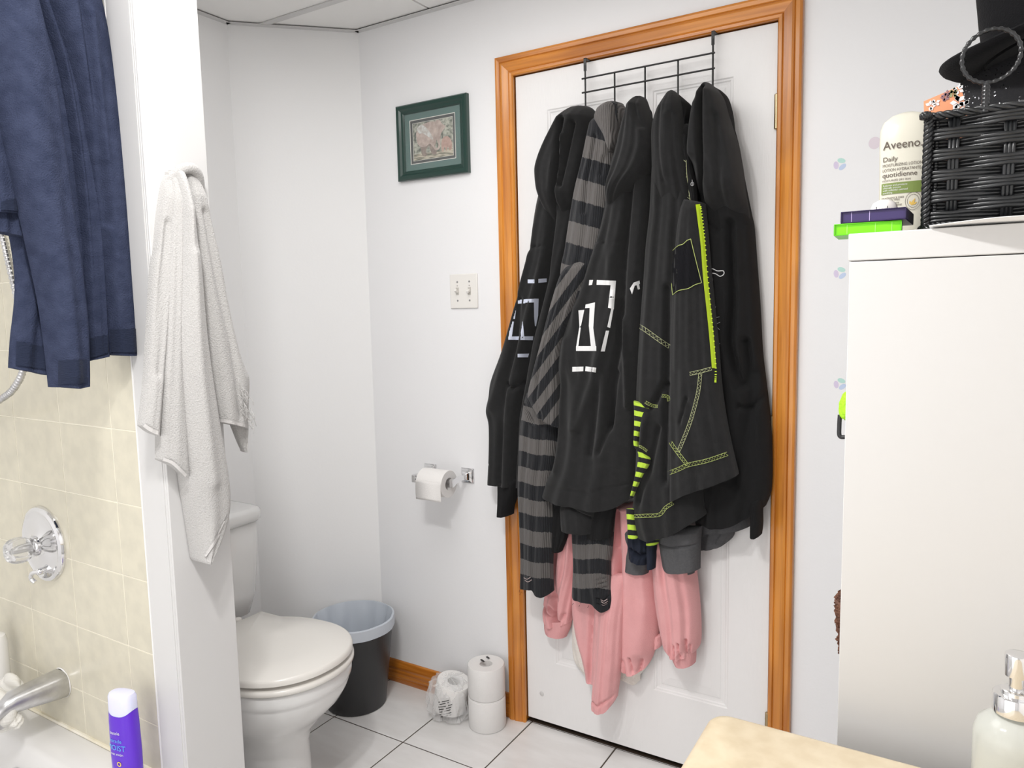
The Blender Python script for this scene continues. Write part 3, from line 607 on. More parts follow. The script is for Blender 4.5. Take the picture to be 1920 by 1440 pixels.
# --- middle hoodie with white emblem
hC = thing('black_hoodie', 'black hooded sweatshirt with white barred emblem, middle of the rack', 'sweatshirt', (.35, -.12, .85))
C = Sheet('body', [(1152, 262), (1142, 310), (1136, 350), (1119, 425), (1101, 475), (1082, 528), (1057, 592), (1041, 642), (1037, 684), (1045, 720), (1042, 767), (1041, 817), (1032, 872), (1018, 905), (1009, 931)], [(1215, 230), (1222, 300), (1216, 380), (1210, 470), (1204, 560), (1200, 640), (1197, 720), (1196, 780), (1194, 850), (1190, 928)], [(1009, 933), (1040, 941), (1075, 946), (1110, 954), (1140, 954), (1165, 946), (1190, 927)], .098, .062, BLACKC, hC,
    cr=[([(1188, 330), (1180, 420), (1172, 520), (1165, 640), (1150, 720), (1145, 800)], -.022, .010), ([(1160, 390), (1150, 470), (1160, 560)], .006, .012), ([(1110, 452), (1140, 457), (1178, 454)], -.0035, .0025), ([(1160, 560), (1140, 640), (1120, 720), (1090, 800)], .012, .014), ([(1172, 600), (1178, 680), (1180, 760)], .012, .008), ([(1130, 700), (1125, 760), (1112, 850)], -.012, .010), ([(1160, 700), (1150, 790), (1130, 845)], -.014, .008), ([(1020, 905), (1060, 912), (1110, 920), (1180, 905)], -.003, .0025), ([(1065, 640), (1052, 760), (1040, 880)], .008, .012), ([(1085, 580), (1098, 700), (1080, 800)], .006, .012)], nv=190, nu=100, taper=.02)
Sheet('hood', [(1194, 177), (1187, 180), (1180, 195), (1162, 242), (1150, 286), (1136, 350), (1126, 390), (1116, 430)], [(1199, 177), (1203, 186), (1212, 215), (1224, 258), (1224, 286), (1212, 318), (1180, 352), (1156, 384), (1146, 420)], [(1116, 432), (1130, 436), (1146, 421)], .118, .085, BLACKC, hC, cr=[([(1196, 185), (1200, 215), (1208, 240)], -.010, .006), ([(1150, 300), (1140, 360)], .006, .012)], nv=110, nu=80, taper=.08, und=.003, fade=(.4, .10))
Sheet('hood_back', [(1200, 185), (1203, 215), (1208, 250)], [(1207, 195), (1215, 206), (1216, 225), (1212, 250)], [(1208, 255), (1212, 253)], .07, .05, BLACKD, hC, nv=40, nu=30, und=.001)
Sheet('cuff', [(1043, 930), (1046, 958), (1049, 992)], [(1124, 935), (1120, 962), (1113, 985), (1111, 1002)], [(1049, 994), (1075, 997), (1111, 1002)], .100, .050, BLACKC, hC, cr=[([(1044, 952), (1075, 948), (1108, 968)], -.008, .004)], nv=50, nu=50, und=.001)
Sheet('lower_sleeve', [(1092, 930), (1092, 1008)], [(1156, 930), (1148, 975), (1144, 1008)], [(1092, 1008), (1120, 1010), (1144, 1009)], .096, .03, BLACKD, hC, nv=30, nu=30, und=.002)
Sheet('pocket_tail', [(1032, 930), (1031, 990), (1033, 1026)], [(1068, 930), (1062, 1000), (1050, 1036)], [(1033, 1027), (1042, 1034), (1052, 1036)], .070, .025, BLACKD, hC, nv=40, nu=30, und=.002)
bars(C, [[(1105, 525), (1112, 525), (1110, 534), (1104, 535)], [(1119, 525), (1155, 526.5), (1154, 535), (1118.6, 534)], [(1146, 526), (1155, 526.5), (1151, 580), (1140, 577)], [(1147, 575), (1151, 576), (1144, 615), (1138.6, 613)], [(1136, 620), (1142, 620), (1134, 659), (1126.5, 659)],
    [(1098, 571), (1115.6, 567), (1115, 577), (1097, 578)], [(1106, 569), (1115.6, 567), (1112, 620), (1104, 612)], [(1104, 610), (1112, 612), (1118, 657.5), (1108.5, 656)], [(1080, 649), (1118, 649), (1118, 658), (1080, 658)], [(1084.5, 582), (1095.6, 581), (1089.5, 610), (1086.5, 614)], [(1086, 614), (1089, 614), (1084, 652), (1080, 652)],
    [(1073, 688), (1094, 687.5), (1093.6, 696), (1073, 697)], [(1098, 687), (1118, 689.5), (1117, 698.6), (1097, 695.6)]], WPRINT, hC)
bars(C, [[(1181, 541), (1188, 530), (1190, 536), (1185, 552)], [(1188, 530), (1199, 526), (1200, 532), (1190, 536)], [(1193, 533), (1198, 531), (1200, 542), (1196, 543)]], WPRINT, hC)

# --- right hoodie (E) beneath the zip one
hE = thing('black_hoodie', 'black hooded sweatshirt with white outline print, rightmost on the rack', 'sweatshirt', (.66, -.06, .8))
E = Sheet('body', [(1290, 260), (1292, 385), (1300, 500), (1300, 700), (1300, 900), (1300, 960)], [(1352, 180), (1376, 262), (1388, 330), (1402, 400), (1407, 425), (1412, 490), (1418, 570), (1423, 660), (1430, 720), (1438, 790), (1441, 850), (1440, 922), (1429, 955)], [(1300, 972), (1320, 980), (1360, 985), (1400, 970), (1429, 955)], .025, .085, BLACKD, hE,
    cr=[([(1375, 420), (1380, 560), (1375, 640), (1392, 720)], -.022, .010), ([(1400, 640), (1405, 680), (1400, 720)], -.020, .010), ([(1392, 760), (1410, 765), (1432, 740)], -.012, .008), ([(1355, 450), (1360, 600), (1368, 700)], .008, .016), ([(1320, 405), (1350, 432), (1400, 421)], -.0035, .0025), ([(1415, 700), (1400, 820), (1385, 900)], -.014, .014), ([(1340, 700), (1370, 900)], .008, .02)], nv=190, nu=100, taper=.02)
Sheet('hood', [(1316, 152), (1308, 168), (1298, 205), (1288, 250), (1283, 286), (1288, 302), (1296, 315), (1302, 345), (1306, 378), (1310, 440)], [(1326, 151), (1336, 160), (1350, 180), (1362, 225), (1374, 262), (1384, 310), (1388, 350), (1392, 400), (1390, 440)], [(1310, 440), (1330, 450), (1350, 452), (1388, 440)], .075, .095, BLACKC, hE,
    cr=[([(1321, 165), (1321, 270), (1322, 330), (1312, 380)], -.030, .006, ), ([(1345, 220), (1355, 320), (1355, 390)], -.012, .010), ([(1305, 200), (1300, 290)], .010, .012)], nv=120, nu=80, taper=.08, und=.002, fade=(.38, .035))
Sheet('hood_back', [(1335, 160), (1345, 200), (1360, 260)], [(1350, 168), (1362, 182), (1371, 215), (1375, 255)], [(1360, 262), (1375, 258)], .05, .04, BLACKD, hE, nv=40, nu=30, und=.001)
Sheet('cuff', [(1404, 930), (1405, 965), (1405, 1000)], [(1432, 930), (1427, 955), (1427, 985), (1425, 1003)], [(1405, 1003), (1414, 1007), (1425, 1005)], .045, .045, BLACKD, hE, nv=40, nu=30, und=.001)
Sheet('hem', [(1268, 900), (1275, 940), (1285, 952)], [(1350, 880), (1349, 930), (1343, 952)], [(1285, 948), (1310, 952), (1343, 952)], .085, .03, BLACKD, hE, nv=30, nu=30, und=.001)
parts = []
for P in ([(1325, 502), (1336, 504), (1345, 508), (1356, 508), (1357, 514), (1350, 518), (1341, 513), (1332, 513), (1328, 518)], [(1329, 513), (1334, 515), (1334, 530), (1330, 545)], [(1334, 513), (1336, 530), (1333, 552)]):
    V, Fc = threadline(E, P, .0011); mesh('print_line', V, Fc, WPRINT, hE)
lp = []
for a_, b_ in (((1338, 580), (1342, 575)), ((1340, 608), (1350, 604)), ((1342, 610), (1349, 618)), ((1340, 648), (1350, 644)), ((1336, 595), (1349, 594))):
    lp.append(threadline(E, [a_, ((a_[0]+b_[0])/2, (a_[1]+b_[1])/2+.6), b_], .0003, .004))
V, Fc = merge(lp); mesh('pet_hairs', V, Fc, WPRINT, hE)['kind'] = 'stuff'

# --- zip hoodie (D)
hD = thing('zip_hoodie', 'black zip hoodie with lime zipper and lime stitching, second from the right', 'sweatshirt', (.5, -.14, .8))
D_ = Sheet('body', [(1228, 225), (1220, 270), (1217, 330), (1213, 400), (1206, 460), (1202, 520), (1196, 600), (1191, 680), (1188, 750), (1188, 850), (1184, 930), (1180, 968), (1190, 1005)], [(1290, 230), (1294, 330), (1300, 420), (1302, 560), (1306, 700), (1310, 850), (1315, 940), (1320, 968)], [(1188, 1002), (1192, 1008), (1215, 1012), (1260, 1001), (1290, 985), (1320, 968)], .112, .050, BLACKC, hD,
    cr=[([(1256, 540), (1254, 700), (1252, 900)], -.018, .008), ([(1225, 560), (1222, 700), (1215, 800)], .005, .015), ([(1250, 720), (1235, 750), (1225, 765)], -.018, .008), ([(1240, 800), (1222, 880), (1200, 940)], -.012, .008), ([(1225, 760), (1205, 840), (1190, 920)], .008, .010), ([(1240, 230), (1235, 380)], .005, .01)], nv=190, nu=90, taper=.02)
Sheet('hood', [(1253, 167), (1247, 173), (1238, 190), (1226, 215), (1219, 245), (1219, 300), (1216, 350), (1213, 410), (1210, 470)], [(1260, 167), (1267, 178), (1272, 200), (1277, 250), (1284, 310), (1291, 370), (1298, 470)], [(1210, 474), (1255, 480), (1298, 474)], .135, .060, BLACKC, hD, cr=[([(1244, 200), (1242, 260), (1246, 340)], -.006, .005), ([(1262, 215), (1268, 300), (1275, 380)], -.006, .005), ([(1252, 220), (1250, 330)], .005, .008)], nv=100, nu=70, taper=.1, und=.002, fade=(.62, .10))
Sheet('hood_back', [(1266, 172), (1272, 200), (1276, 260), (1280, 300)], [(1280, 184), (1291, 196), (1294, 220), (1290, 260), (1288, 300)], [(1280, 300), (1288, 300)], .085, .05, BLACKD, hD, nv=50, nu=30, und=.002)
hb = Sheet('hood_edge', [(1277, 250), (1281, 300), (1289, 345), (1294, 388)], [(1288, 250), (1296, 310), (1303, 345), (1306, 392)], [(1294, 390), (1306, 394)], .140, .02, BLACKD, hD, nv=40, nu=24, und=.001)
D2 = Sheet('front_flap', [(1278, 372), (1268, 420), (1262, 480), (1258, 550), (1255, 640), (1253, 720), (1252, 800), (1252, 945)], [(1312, 378), (1318, 440), (1325, 520), (1333, 600), (1339, 660), (1343, 716), (1350, 770), (1362, 835), (1376, 894)], [(1252, 944), (1270, 935), (1290, 925), (1330, 912), (1376, 896)], .152, .040, BLACKC, hD,
    cr=[([(1286, 550), (1290, 640), (1286, 760)], .005, .012), ([(1292, 745), (1285, 770), (1278, 792)], -.007, .004), ([(1300, 760), (1320, 880)], -.004, .008), ([(1270, 700), (1268, 850)], -.004, .010)], nv=170, nu=80, taper=.03, und=.0025, back=.03)
LN = Sheet('lining', [(1187, 752), (1188, 800), (1188, 833), (1196, 850), (1190, 890), (1181, 932)], [(1205, 757), (1217, 770), (1207, 792), (1199, 815), (1197, 838), (1217, 862), (1209, 884), (1196, 908), (1185, 934)], [(1181, 933), (1185, 935)], .154, .016, GSTRIPE, hD, phase=lambda x, y: (y-.22*(x-1200)-752)/19.0+.42, nv=90, nu=24, und=.0005, taper=0)
Sheet('lining', [(1173, 955), (1175, 985), (1176, 1008)], [(1188, 955), (1190, 985), (1194, 1009)], [(1176, 1008), (1194, 1010)], .135, .014, GSTRIPE, hD, phase=lambda x, y: (y-.1*(x-1180)-965)/19.5+.5, nv=30, nu=16, und=.0003, taper=0)
stitch('stitching', D_, [(1196, 610), (1212, 620), (1234, 636), (1255, 650)], STITCH2, hD, 7)
stitch('stitching', D_, [(1210, 754), (1222, 760), (1233, 762)], STITCH, hD, 5)
stitch('stitching', D_, [(1241, 742), (1252, 744), (1254, 752)], STITCH, hD, 5)
stitch('stitching', D_, [(1194, 835), (1204, 839), (1213, 846)], STITCH, hD, 4)
stitch('stitching', D_, [(1182, 968), (1210, 967), (1236, 965), (1248, 952), (1262, 943)], STITCH, hD, 6)
stitch('stitching', hb, [(1284, 300), (1286, 335), (1292, 378)], STITCH2, hD, 5)
stitch('stitching', D2, [(1293, 701), (1312, 697), (1334, 691)], STITCH2, hD, 6)
stitch('stitching', D2, [(1313, 700), (1309, 735), (1296, 785), (1283, 820), (1271, 848)], STITCH2, hD, 6)
stitch('stitching', D2, [(1257, 829), (1268, 845), (1281, 862), (1289, 872)], STITCH, hD, 6)
stitch('stitching', D2, [(1254, 887), (1272, 880), (1290, 872), (1325, 864), (1364, 851)], STITCH, hD, 7)
patch('badge', D2, [[(1259, 468), (1294, 450), (1313, 529), (1262, 551)]], mat('badge_satin', (.008, .008, .010), .95, spec=.2), hD, lift=.003, n=14)
parts = [threadline(D2, P, .0008, .0045) for P in ([(1258.6, 472), (1271, 461), (1280, 458), (1288, 451), (1295, 448)], [(1295, 448), (1304, 485), (1315.5, 530)], [(1315.5, 530), (1303, 534), (1290, 541), (1272, 545), (1261, 553)], [(1261, 553), (1258.5, 525), (1257, 500), (1258.6, 472)])]
V, Fc = merge(parts); mesh('badge_stitching', V, Fc, STITCH, hD)
ZL = [(1308.5, 383), (1312.5, 415), (1318, 460), (1322.5, 520), (1329, 580), (1334, 630), (1339, 690)]
zp = strip('zipper_tape', D2, ZL, 8.5, LIME, hD, lift=.0022)
P0 = dens(smoothpts([(1313.5, 388), (1318, 420), (1322, 460), (1327, 520), (1332.5, 580), (1337.5, 630), (1342, 690), (1341.5, 716)], 6), 5.6)
parts = []
for k in range(0, len(P0)):
    x_, y_ = P0[k]; X = D2.pt(np.array([x_, x_-2]), np.array([y_, y_]), .0035); c = X[0]
    parts.append(boxg(c-np.array([.0024, .0012, .00115]), c+np.array([.0022, .0012, .00115])))
V, Fc = merge(parts); zt_ = mesh('zipper_teeth', V, Fc, LIME, zp); zt_['kind'] = 'stuff'
# eyelet at the hood
ey = D2.pt(np.array([1298.]), np.array([345.]), .006)[0]
a_ = np.linspace(0, 2*math.pi, 17)
ring = np.stack([ey[0]+.0036*np.cos(a_), np.full(17, ey[1]), ey[2]+.0042*np.sin(a_)], 1); tube('eyelet', ring, .0009, SATIN, hD, 6)
tube('eyelet_pin', [(ey[0], ey[1]-.001, ey[2]+.010), (ey[0]+.0008, ey[1]-.001, ey[2]-.004)], .0008, SATIN, hD, 6)

# --- white towel on the partition end
wt = thing('hand_towel', 'small white terry towel with a frayed edge hung on the white partition end', 'towel', (-.13, -1.0, .84))
WT1 = Sheet('left_fold', [(322, 320), (310, 343), (301, 397), (294, 470), (288, 520), (278, 694), (267, 798)], [(334, 318), (332, 400), (326, 500), (316, 628), (306, 760), (301, 817)], [(267, 799), (283, 811), (301, 818)], -.160, .026, WTERRY, wt, ax=0, cr=[([(310, 420), (300, 560), (292, 700)], -.006, .008)], nv=150, nu=50, taper=.1, und=.0015, k=1.5)
WT2 = Sheet('middle_fold', [(322, 320), (318, 400), (314, 487), (309, 628), (304, 760), (303, 862)], [(342, 320), (342, 400), (342, 500), (342, 636), (350, 772), (356, 901)], [(303, 863), (325, 873), (340, 884), (356, 903)], -.158, .036, WTERRY, wt, ax=0, nv=150, nu=50, taper=.1, und=.002, k=1.3)
WT = Sheet('front_fold', [(335, 316), (338, 400), (336, 500), (333, 636), (341, 772), (351, 889), (363, 967), (375, 1046)], [(352, 317), (356, 400), (366, 470), (374, 520), (390, 656), (413, 796), (430, 889), (432, 947), (417, 998), (384, 1054)], [(375, 1049), (379, 1055), (384, 1054)], -.156, .058, WTERRY, wt, ax=0, cr=[([(352, 480), (360, 700), (385, 900)], .006, .014)], nv=200, nu=70, taper=.1, und=.002, k=1.2)
WTR = Sheet('right_fold', [(346, 317), (350, 400), (360, 500), (374, 600), (388, 700), (406, 790)], [(358, 321), (372, 334), (384, 356), (397, 415), (415, 487), (432, 578), (451, 656), (465, 694), (471, 712), (469, 760), (467, 802)], [(406, 792), (440, 797), (467, 806)], -.160, .038, WTERRY, wt, ax=0, cr=[([(375, 400), (398, 520), (425, 640), (445, 780)], -.007, .008)], nv=160, nu=60, taper=.1, und=.002, k=1.4, TM=[(346, 317), (352, 316), (358, 321)])
WT3 = Sheet('back_corner', [(425, 770), (438, 800), (448, 825), (457, 845)], [(470, 770), (468, 800), (465, 830), (461, 846)], [(456, 846), (461, 848)], -.158, .014, WTERRY, wt, ax=0, nv=40, nu=20, und=.001, taper=0)
tube('gathered_top', smoothpts([(-.152, -1.058, 1.610), (-.140, -1.042, 1.632), (-.134, -1.024, 1.638), (-.140, -1.006, 1.628), (-.152, -.995, 1.606)], 6), .011, WTERRY, wt, 12)
WTH = mat('towel_hem', (.56, .545, .535), .8, bump=.8, bscale=150)
strip('hem', WT1, [(270, 797), (283, 806), (299, 813)], 7, WTH, wt, lift=.003)
strip('hem', WT2, [(306, 861), (325, 869), (350, 893)], 6, WTH, wt, lift=.003)
strip('hem', WTR, [(411, 788), (435, 792), (463, 799)], 6, WTH, wt, lift=.003)
strip('hem', WT, [(382, 1046), (405, 1012), (428, 965)], 5, WTH, wt, lift=.003)
parts = []; r_ = random.Random(5)
for i in range(34):
    x_ = 446+r_.uniform(0, 24); y_ = 712+(x_-446)*1.6+r_.uniform(-8, 45)
    a_ = at(x_, y_, 0, -.118); b_ = at(x_+r_.uniform(2, 14), y_+r_.uniform(8, 26), 0, -.112); m_ = (a_+b_)/2+np.array([.004, r_.uniform(-.006, .006), r_.uniform(-.004, .004)])
    parts.append(tubeg(smoothpts([a_, m_, b_], 4), .0007, 4))
V, Fc = merge(parts); mesh('fringe', V, Fc, WTERRY, wt)['kind'] = 'stuff'
wh = thing('towel_hook', 'small metal hook on the back edge of the white partition, beside the white towel', 'hook', (PX, PT1+.003, 1.44))
c0 = at(413, 494, 1, PT1)
V, Fc = merge([boxg((PX-.022, PT1-.0005, c0[2]-.02), (PX-.008, PT1+.003, c0[2]+.02)), tubeg(smoothpts([(PX-.015, PT1+.003, c0[2]+.006), (PX-.012, PT1+.014, c0[2]), (PX-.004, PT1+.018, c0[2]-.006), (PX+.004, PT1+.014, c0[2]+.004)], 5), .0022, 8)])
mesh('hook', V, Fc, SATIN, wh)

# --- blue towels over the shower rail
rd = thing('shower_rail', 'white shower curtain rail the blue towel hangs over, above the tub edge', 'rail', (-.262, -1.86, 2.02))
lathe('rail_tube', [(.0125, 1.1045), (.0125, 2.717)], (-.262, 0, 2.03), CAPW, rd, axis='y', n=20)
for o_ in rd.children: pass
V, Fc = latheg([(.0126, 1.106), (.03, 1.104), (.03, 1.1005)], (-.262, 0, 2.03), 24, 'y'); mesh('rail_flange', V, Fc, CHROME, rd, True, auto=40)
bt = thing('bath_towel', 'large navy blue terry bath towel in deep folds, hanging at the top left', 'towel', (-.25, -1.2, 1.2))
BT3 = Sheet('back_layer', [(-80, -60), (-60, 200), (10, 380), (36, 520), (27, 640), (24, 690)], [(140, -60), (190, 300), (200, 560), (205, 665)], [(24, 690), (60, 697), (107, 703), (165, 676), (205, 663)], -.300, .028, BLUET, bt, ax=0, nv=120, nu=70, und=.003, k=4, taper=0)
Bsh = Sheet('short_end', [(-60, -60), (-50, 200), (-50, 442)], [(20, -60), (40, 200), (62, 395), (60, 441)], [(-50, 434), (0, 436), (45, 445), (60, 441)], -.290, .028, BLUET, bt, ax=0, nv=80, nu=40, und=.002, taper=0, pw=4)
Bs2 = Sheet('short_end', [(-90, -60), (-80, 200), (-80, 400)], [(30, -60), (40, 200), (58, 382), (60, 399)], [(-80, 392), (0, 398), (58, 401)], -.268, .018, BLUET, bt, ax=0, nv=80, nu=40, und=.002, taper=0, pw=4)
BT = Sheet('left_fold', [(-60, -60), (-20, 60), (0, 150), (14, 240), (30, 310), (48, 390), (64, 460), (85, 560), (98, 650), (106, 726)], [(62, -60), (85, 30), (104, 120), (120, 230), (132, 320), (146, 430), (157, 520), (166, 620), (168, 722)], [(106, 727), (120, 725), (135, 728), (168, 722)], -.250, .052, BLUET, bt, ax=0, nv=190, nu=70, und=.003, k=1.3, cr=[([(30, 60), (70, 300), (110, 500), (130, 700)], .006, .02)], taper=0, pw=3)
BT2 = Sheet('right_fold', [(70, -60), (110, 60), (125, 100), (150, 200), (172, 320), (188, 440), (198, 560), (206, 662)], [(172, -60), (196, 0), (218, 120), (234, 230), (248, 380), (256, 500), (261, 580), (262, 664)], [(206, 662), (225, 667), (262, 666)], -.278, .050, BLUET, bt, ax=0, nv=190, nu=70, und=.003, k=1.2, cr=[([(135, -40), (150, 60), (170, 200), (195, 420)], -.012, .006), ([(160, 30), (172, 160), (185, 300)], .006, .008)], taper=0, pw=3)
BT4 = Sheet('valley_fold', [(40, -60), (95, 80), (120, 200), (140, 330), (152, 450), (160, 560), (164, 640), (166, 672)], [(80, -60), (125, 60), (152, 180), (176, 330), (192, 440), (202, 560), (208, 660)], [(166, 676), (190, 670), (208, 664)], -.290, .035, BLUET, bt, ax=0, nv=120, nu=40, und=.002, k=2, taper=0)
def band(S, P0_, P1_, n=24):
    quads = []
    q = [P0_[0], P0_[1], P1_[1], P1_[0]]; return patch('woven_band', S, [q], BLUEB, bt, lift=.0035, n=n)
band(BT, ((109, 676), (166, 674)), ((109, 721), (165, 718)))
band(BT2, ((206, 618), (260, 616)), ((208, 660), (260, 661)))
band(BT3, ((31, 640), (104, 655)), ((29, 684), (105, 695)))
band(BT4, ((168, 634), (203, 628)), ((169, 672), (206, 660)))
band(Bs2, ((2, 378), (54, 366)), ((2, 393), (56, 397)), 16)
# ------------------------------------------------------------------ WALL FITTINGS
# framed picture
pf = thing('framed_picture', 'small dark green framed picture of two wading elephants on the wall left of the door', 'picture', (-.306, 0, 1.776))
px0, px1, pz0, pz1 = -.449, -.166, 1.776, 2.017
fw = .030
FP = [(0, 0), (0, .015), (.004, .019), (.014, .019), (.020, .014), (.026, .013), (fw, .009), (fw, 0)]
def frame_side(a, b, dirn):
    r0 = []; r1 = []
    for t, p in FP:
        if dirn == 'b': r0.append((px0+t, -p, pz0+t)); r1.append((px1-t, -p, pz0+t))
        if dirn == 't': r0.append((px0+t, -p, pz1-t)); r1.append((px1-t, -p, pz1-t))
        if dirn == 'l': r0.append((px0+t, -p, pz0+t)); r1.append((px0+t, -p, pz1-t))
        if dirn == 'r': r0.append((px1-t, -p, pz0+t)); r1.append((px1-t, -p, pz1-t))
    V, Fc = loftg([np.array(r0), np.array(r1)]); mesh('frame_rail' if dirn in 'tb' else 'frame_stile', V, Fc, GREENF, pf)
for k in 'btlr': frame_side(0, 0, k)
def ringf(name, x0, x1, z0, z1, wd, y, m, th=.001):
    V, Fc = merge([boxg((x0, y-th, z0), (x1, y, z0+wd)), boxg((x0, y-th, z1-wd), (x1, y, z1)), boxg((x0, y-th, z0+wd), (x0+wd, y, z1-wd)), boxg((x1-wd, y-th, z0+wd), (x1, y, z1-wd))])
    return mesh(name, V, Fc, m, pf)
ringf('mount', px0+fw-.001, px1-fw+.001, pz0+fw-.001, pz1-fw+.001, .0225, -.006, GREENM)
ix0, ix1, iz0, iz1 = px0+.050, px1-.050, pz0+.050, pz1-.050
ringf('fillet', ix0, ix1, iz0, iz1, .0018, -.0058, WHM, .0016)
ringf('inner_mount', ix0+.0018, ix1-.0018, iz0+.0018, iz1-.0018, .0085, -.0045, DKM)
ringf('fillet', ix0+.0095, ix1-.0095, iz0+.0095, iz1-.0095, .0016, -.0040, WHM, .0014)
def art():
    m = bpy.data.materials.new('wading_scene_print'); m.use_nodes = True; nt = m.node_tree; b = nt.nodes['Principled BSDF']; b.inputs['Roughness'].default_value = .35
    tc = nt.nodes.new('ShaderNodeTexCoord'); sp = nt.nodes.new('ShaderNodeSeparateXYZ'); nt.links.new(tc.outputs['Object'], sp.inputs[0])
    n1 = nt.nodes.new('ShaderNodeTexNoise'); n1.inputs['Scale'].default_value = 90; n1.inputs['Detail'].default_value = 8; nt.links.new(tc.outputs['Object'], n1.inputs['Vector'])
    c1 = nt.nodes.new('ShaderNodeValToRGB'); e = c1.color_ramp.elements; e[0].position = .38; e[0].color = (.05, .07, .045, 1); e[1].position = .62; e[1].color = (.45, .46, .38, 1); nt.links.new(n1.outputs['Fac'], c1.inputs[0])
    mp = nt.nodes.new('ShaderNodeMapping'); mp.inputs['Scale'].default_value = (25, 1, 160); nt.links.new(tc.outputs['Object'], mp.inputs[0])
    n2 = nt.nodes.new('ShaderNodeTexNoise'); n2.inputs['Scale'].default_value = 1; nt.links.new(mp.outputs[0], n2.inputs['Vector'])
    c2 = nt.nodes.new('ShaderNodeValToRGB'); e = c2.color_ramp.elements; e[0].position = .4; e[0].color = (.10, .10, .06, 1); e[1].position = .6; e[1].color = (.52, .47, .36, 1); nt.links.new(n2.outputs['Fac'], c2.inputs[0])
    gt = nt.nodes.new('ShaderNodeMath'); gt.operation = 'GREATER_THAN'; gt.inputs[1].default_value = .082; nt.links.new(sp.outputs[2], gt.inputs[0])
    mx = nt.nodes.new('ShaderNodeMix'); mx.data_type = 'RGBA'; nt.links.new(gt.outputs[0], mx.inputs[0]); nt.links.new(c2.outputs[0], mx.inputs[6]); nt.links.new(c1.outputs[0], mx.inputs[7]); nt.links.new(mx.outputs[2], b.inputs['Base Color'])
    return m
box('print', (ix0+.0105, -.0036, iz0+.0105), (ix1-.0105, -.0030, iz1-.0105), art(), pf)
aw = ix1-ix0-.021; ah = iz1-iz0-.021
def apt(u, v, y=-.0039): return (ix0+.0105+u*aw, y, iz0+.0105+v*ah)
ELE = mat('elephant_hide', (.33, .25, .21), .5, var=(.52, .42, .37), vscale=60); ELD = mat('elephant_shade', (.16, .12, .10), .5, var=(.28, .22, .18), vscale=80); ELC = mat('calf_hide', (.36, .22, .17), .5, var=(.5, .33, .27), vscale=80)
def flat(name, P, m, y): mesh(name, [apt(u, v, y) for u, v in P], [tuple(range(len(P)))], m, pf)
def blob(P, k=4): Q = smoothpts([(*p, 0) for p in P+[P[0]]], k); return [(q[0], q[1]) for q in Q[:-1]]
flat('painted_elephant_legs', blob([(.17, .45), (.2, .2), (.24, .1), (.33, .1), (.32, .25), (.40, .35), (.44, .18), (.5, .1), (.58, .12), (.55, .3), (.56, .5)]), ELD, -.0038)
flat('painted_elephant_body', blob([(.08, .72), (.10, .5), (.16, .38), (.3, .34), (.42, .4), (.5, .3), (.56, .4), (.60, .55), (.66, .75), (.62, .9), (.5, .97), (.3, .95), (.15, .88)]), ELE, -.0040)
flat('painted_elephant_head', blob([(.52, .9), (.5, .7), (.55, .55), (.60, .45), (.63, .3), (.57, .26), (.50, .38), (.48, .34), (.56, .2), (.66, .24), (.68, .4), (.70, .6), (.78, .72), (.82, .78), (.74, .86), (.68, .96), (.6, .98)]), ELE, -.0041)
flat('painted_water_spray', blob([(.10, .86), (.2, .93), (.3, .88), (.42, .72), (.5, .55), (.48, .5), (.35, .62), (.25, .7), (.15, .72)]), mat('spray_paint', (.62, .64, .62), .5, var=(.42, .38, .34), vscale=120), -.0042)
flat('painted_calf', blob([(.70, .2), (.71, .42), (.78, .52), (.88, .5), (.95, .38), (.96, .2), (.90, .14), (.86, .24), (.82, .14), (.78, .26), (.74, .12)]), ELC, -.0040)
label(box('glazing', (px0+fw-.002, -.0088, pz0+fw-.002), (px1-fw+.002, -.0078, pz1-fw+.002), mat('picture_glass', (1, 1, 1), .03, alpha=.06, spec=.5), pf), 'clear picture glass')

# light switch
lsw = thing('light_switch', 'ivory double toggle switch plate on the wall left of the door', 'switch', (-.204, 0, 1.352))
s0, s1, t0, t1 = -.257, -.150, 1.352, 1.4625
o = box('plate', (s0, -.0055, t0), (s1, 0, t1), PLATE, lsw, bev=.0025)
for k, cx in enumerate((s0+.030, s1-.030)):
    zc = (t0+t1)/2
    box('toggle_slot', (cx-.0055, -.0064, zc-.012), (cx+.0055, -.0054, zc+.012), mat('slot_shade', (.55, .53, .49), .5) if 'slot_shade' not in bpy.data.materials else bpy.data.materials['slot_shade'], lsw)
    up = -1 if k == 0 else 1
    R = Matrix.Rotation(math.radians(28*up), 3, 'X')
    box('toggle', (cx-.0042, -.019, zc-.004+up*.003), (cx+.0042, -.005, zc+.004+up*.003), PLATE, lsw, bev=.0012, rot=R, piv=(cx, -.005, zc))
    for zz in (zc+.030, zc-.030):
        sc_ = lathe('screw', [(.0001, .0072), (.0028, .0066), (.0034, .0054)], (cx, 0, zz), SATIN, lsw, axis='y', n=12)
    for (dz, s_) in ((.017, '='), (.040, '' )):
        if s_: textobj('switch_mark', s_, .010, TEXTD, lsw, (cx-.003, -.0058, zc+dz-.003), (1, 0, 0), (0, 0, 1))

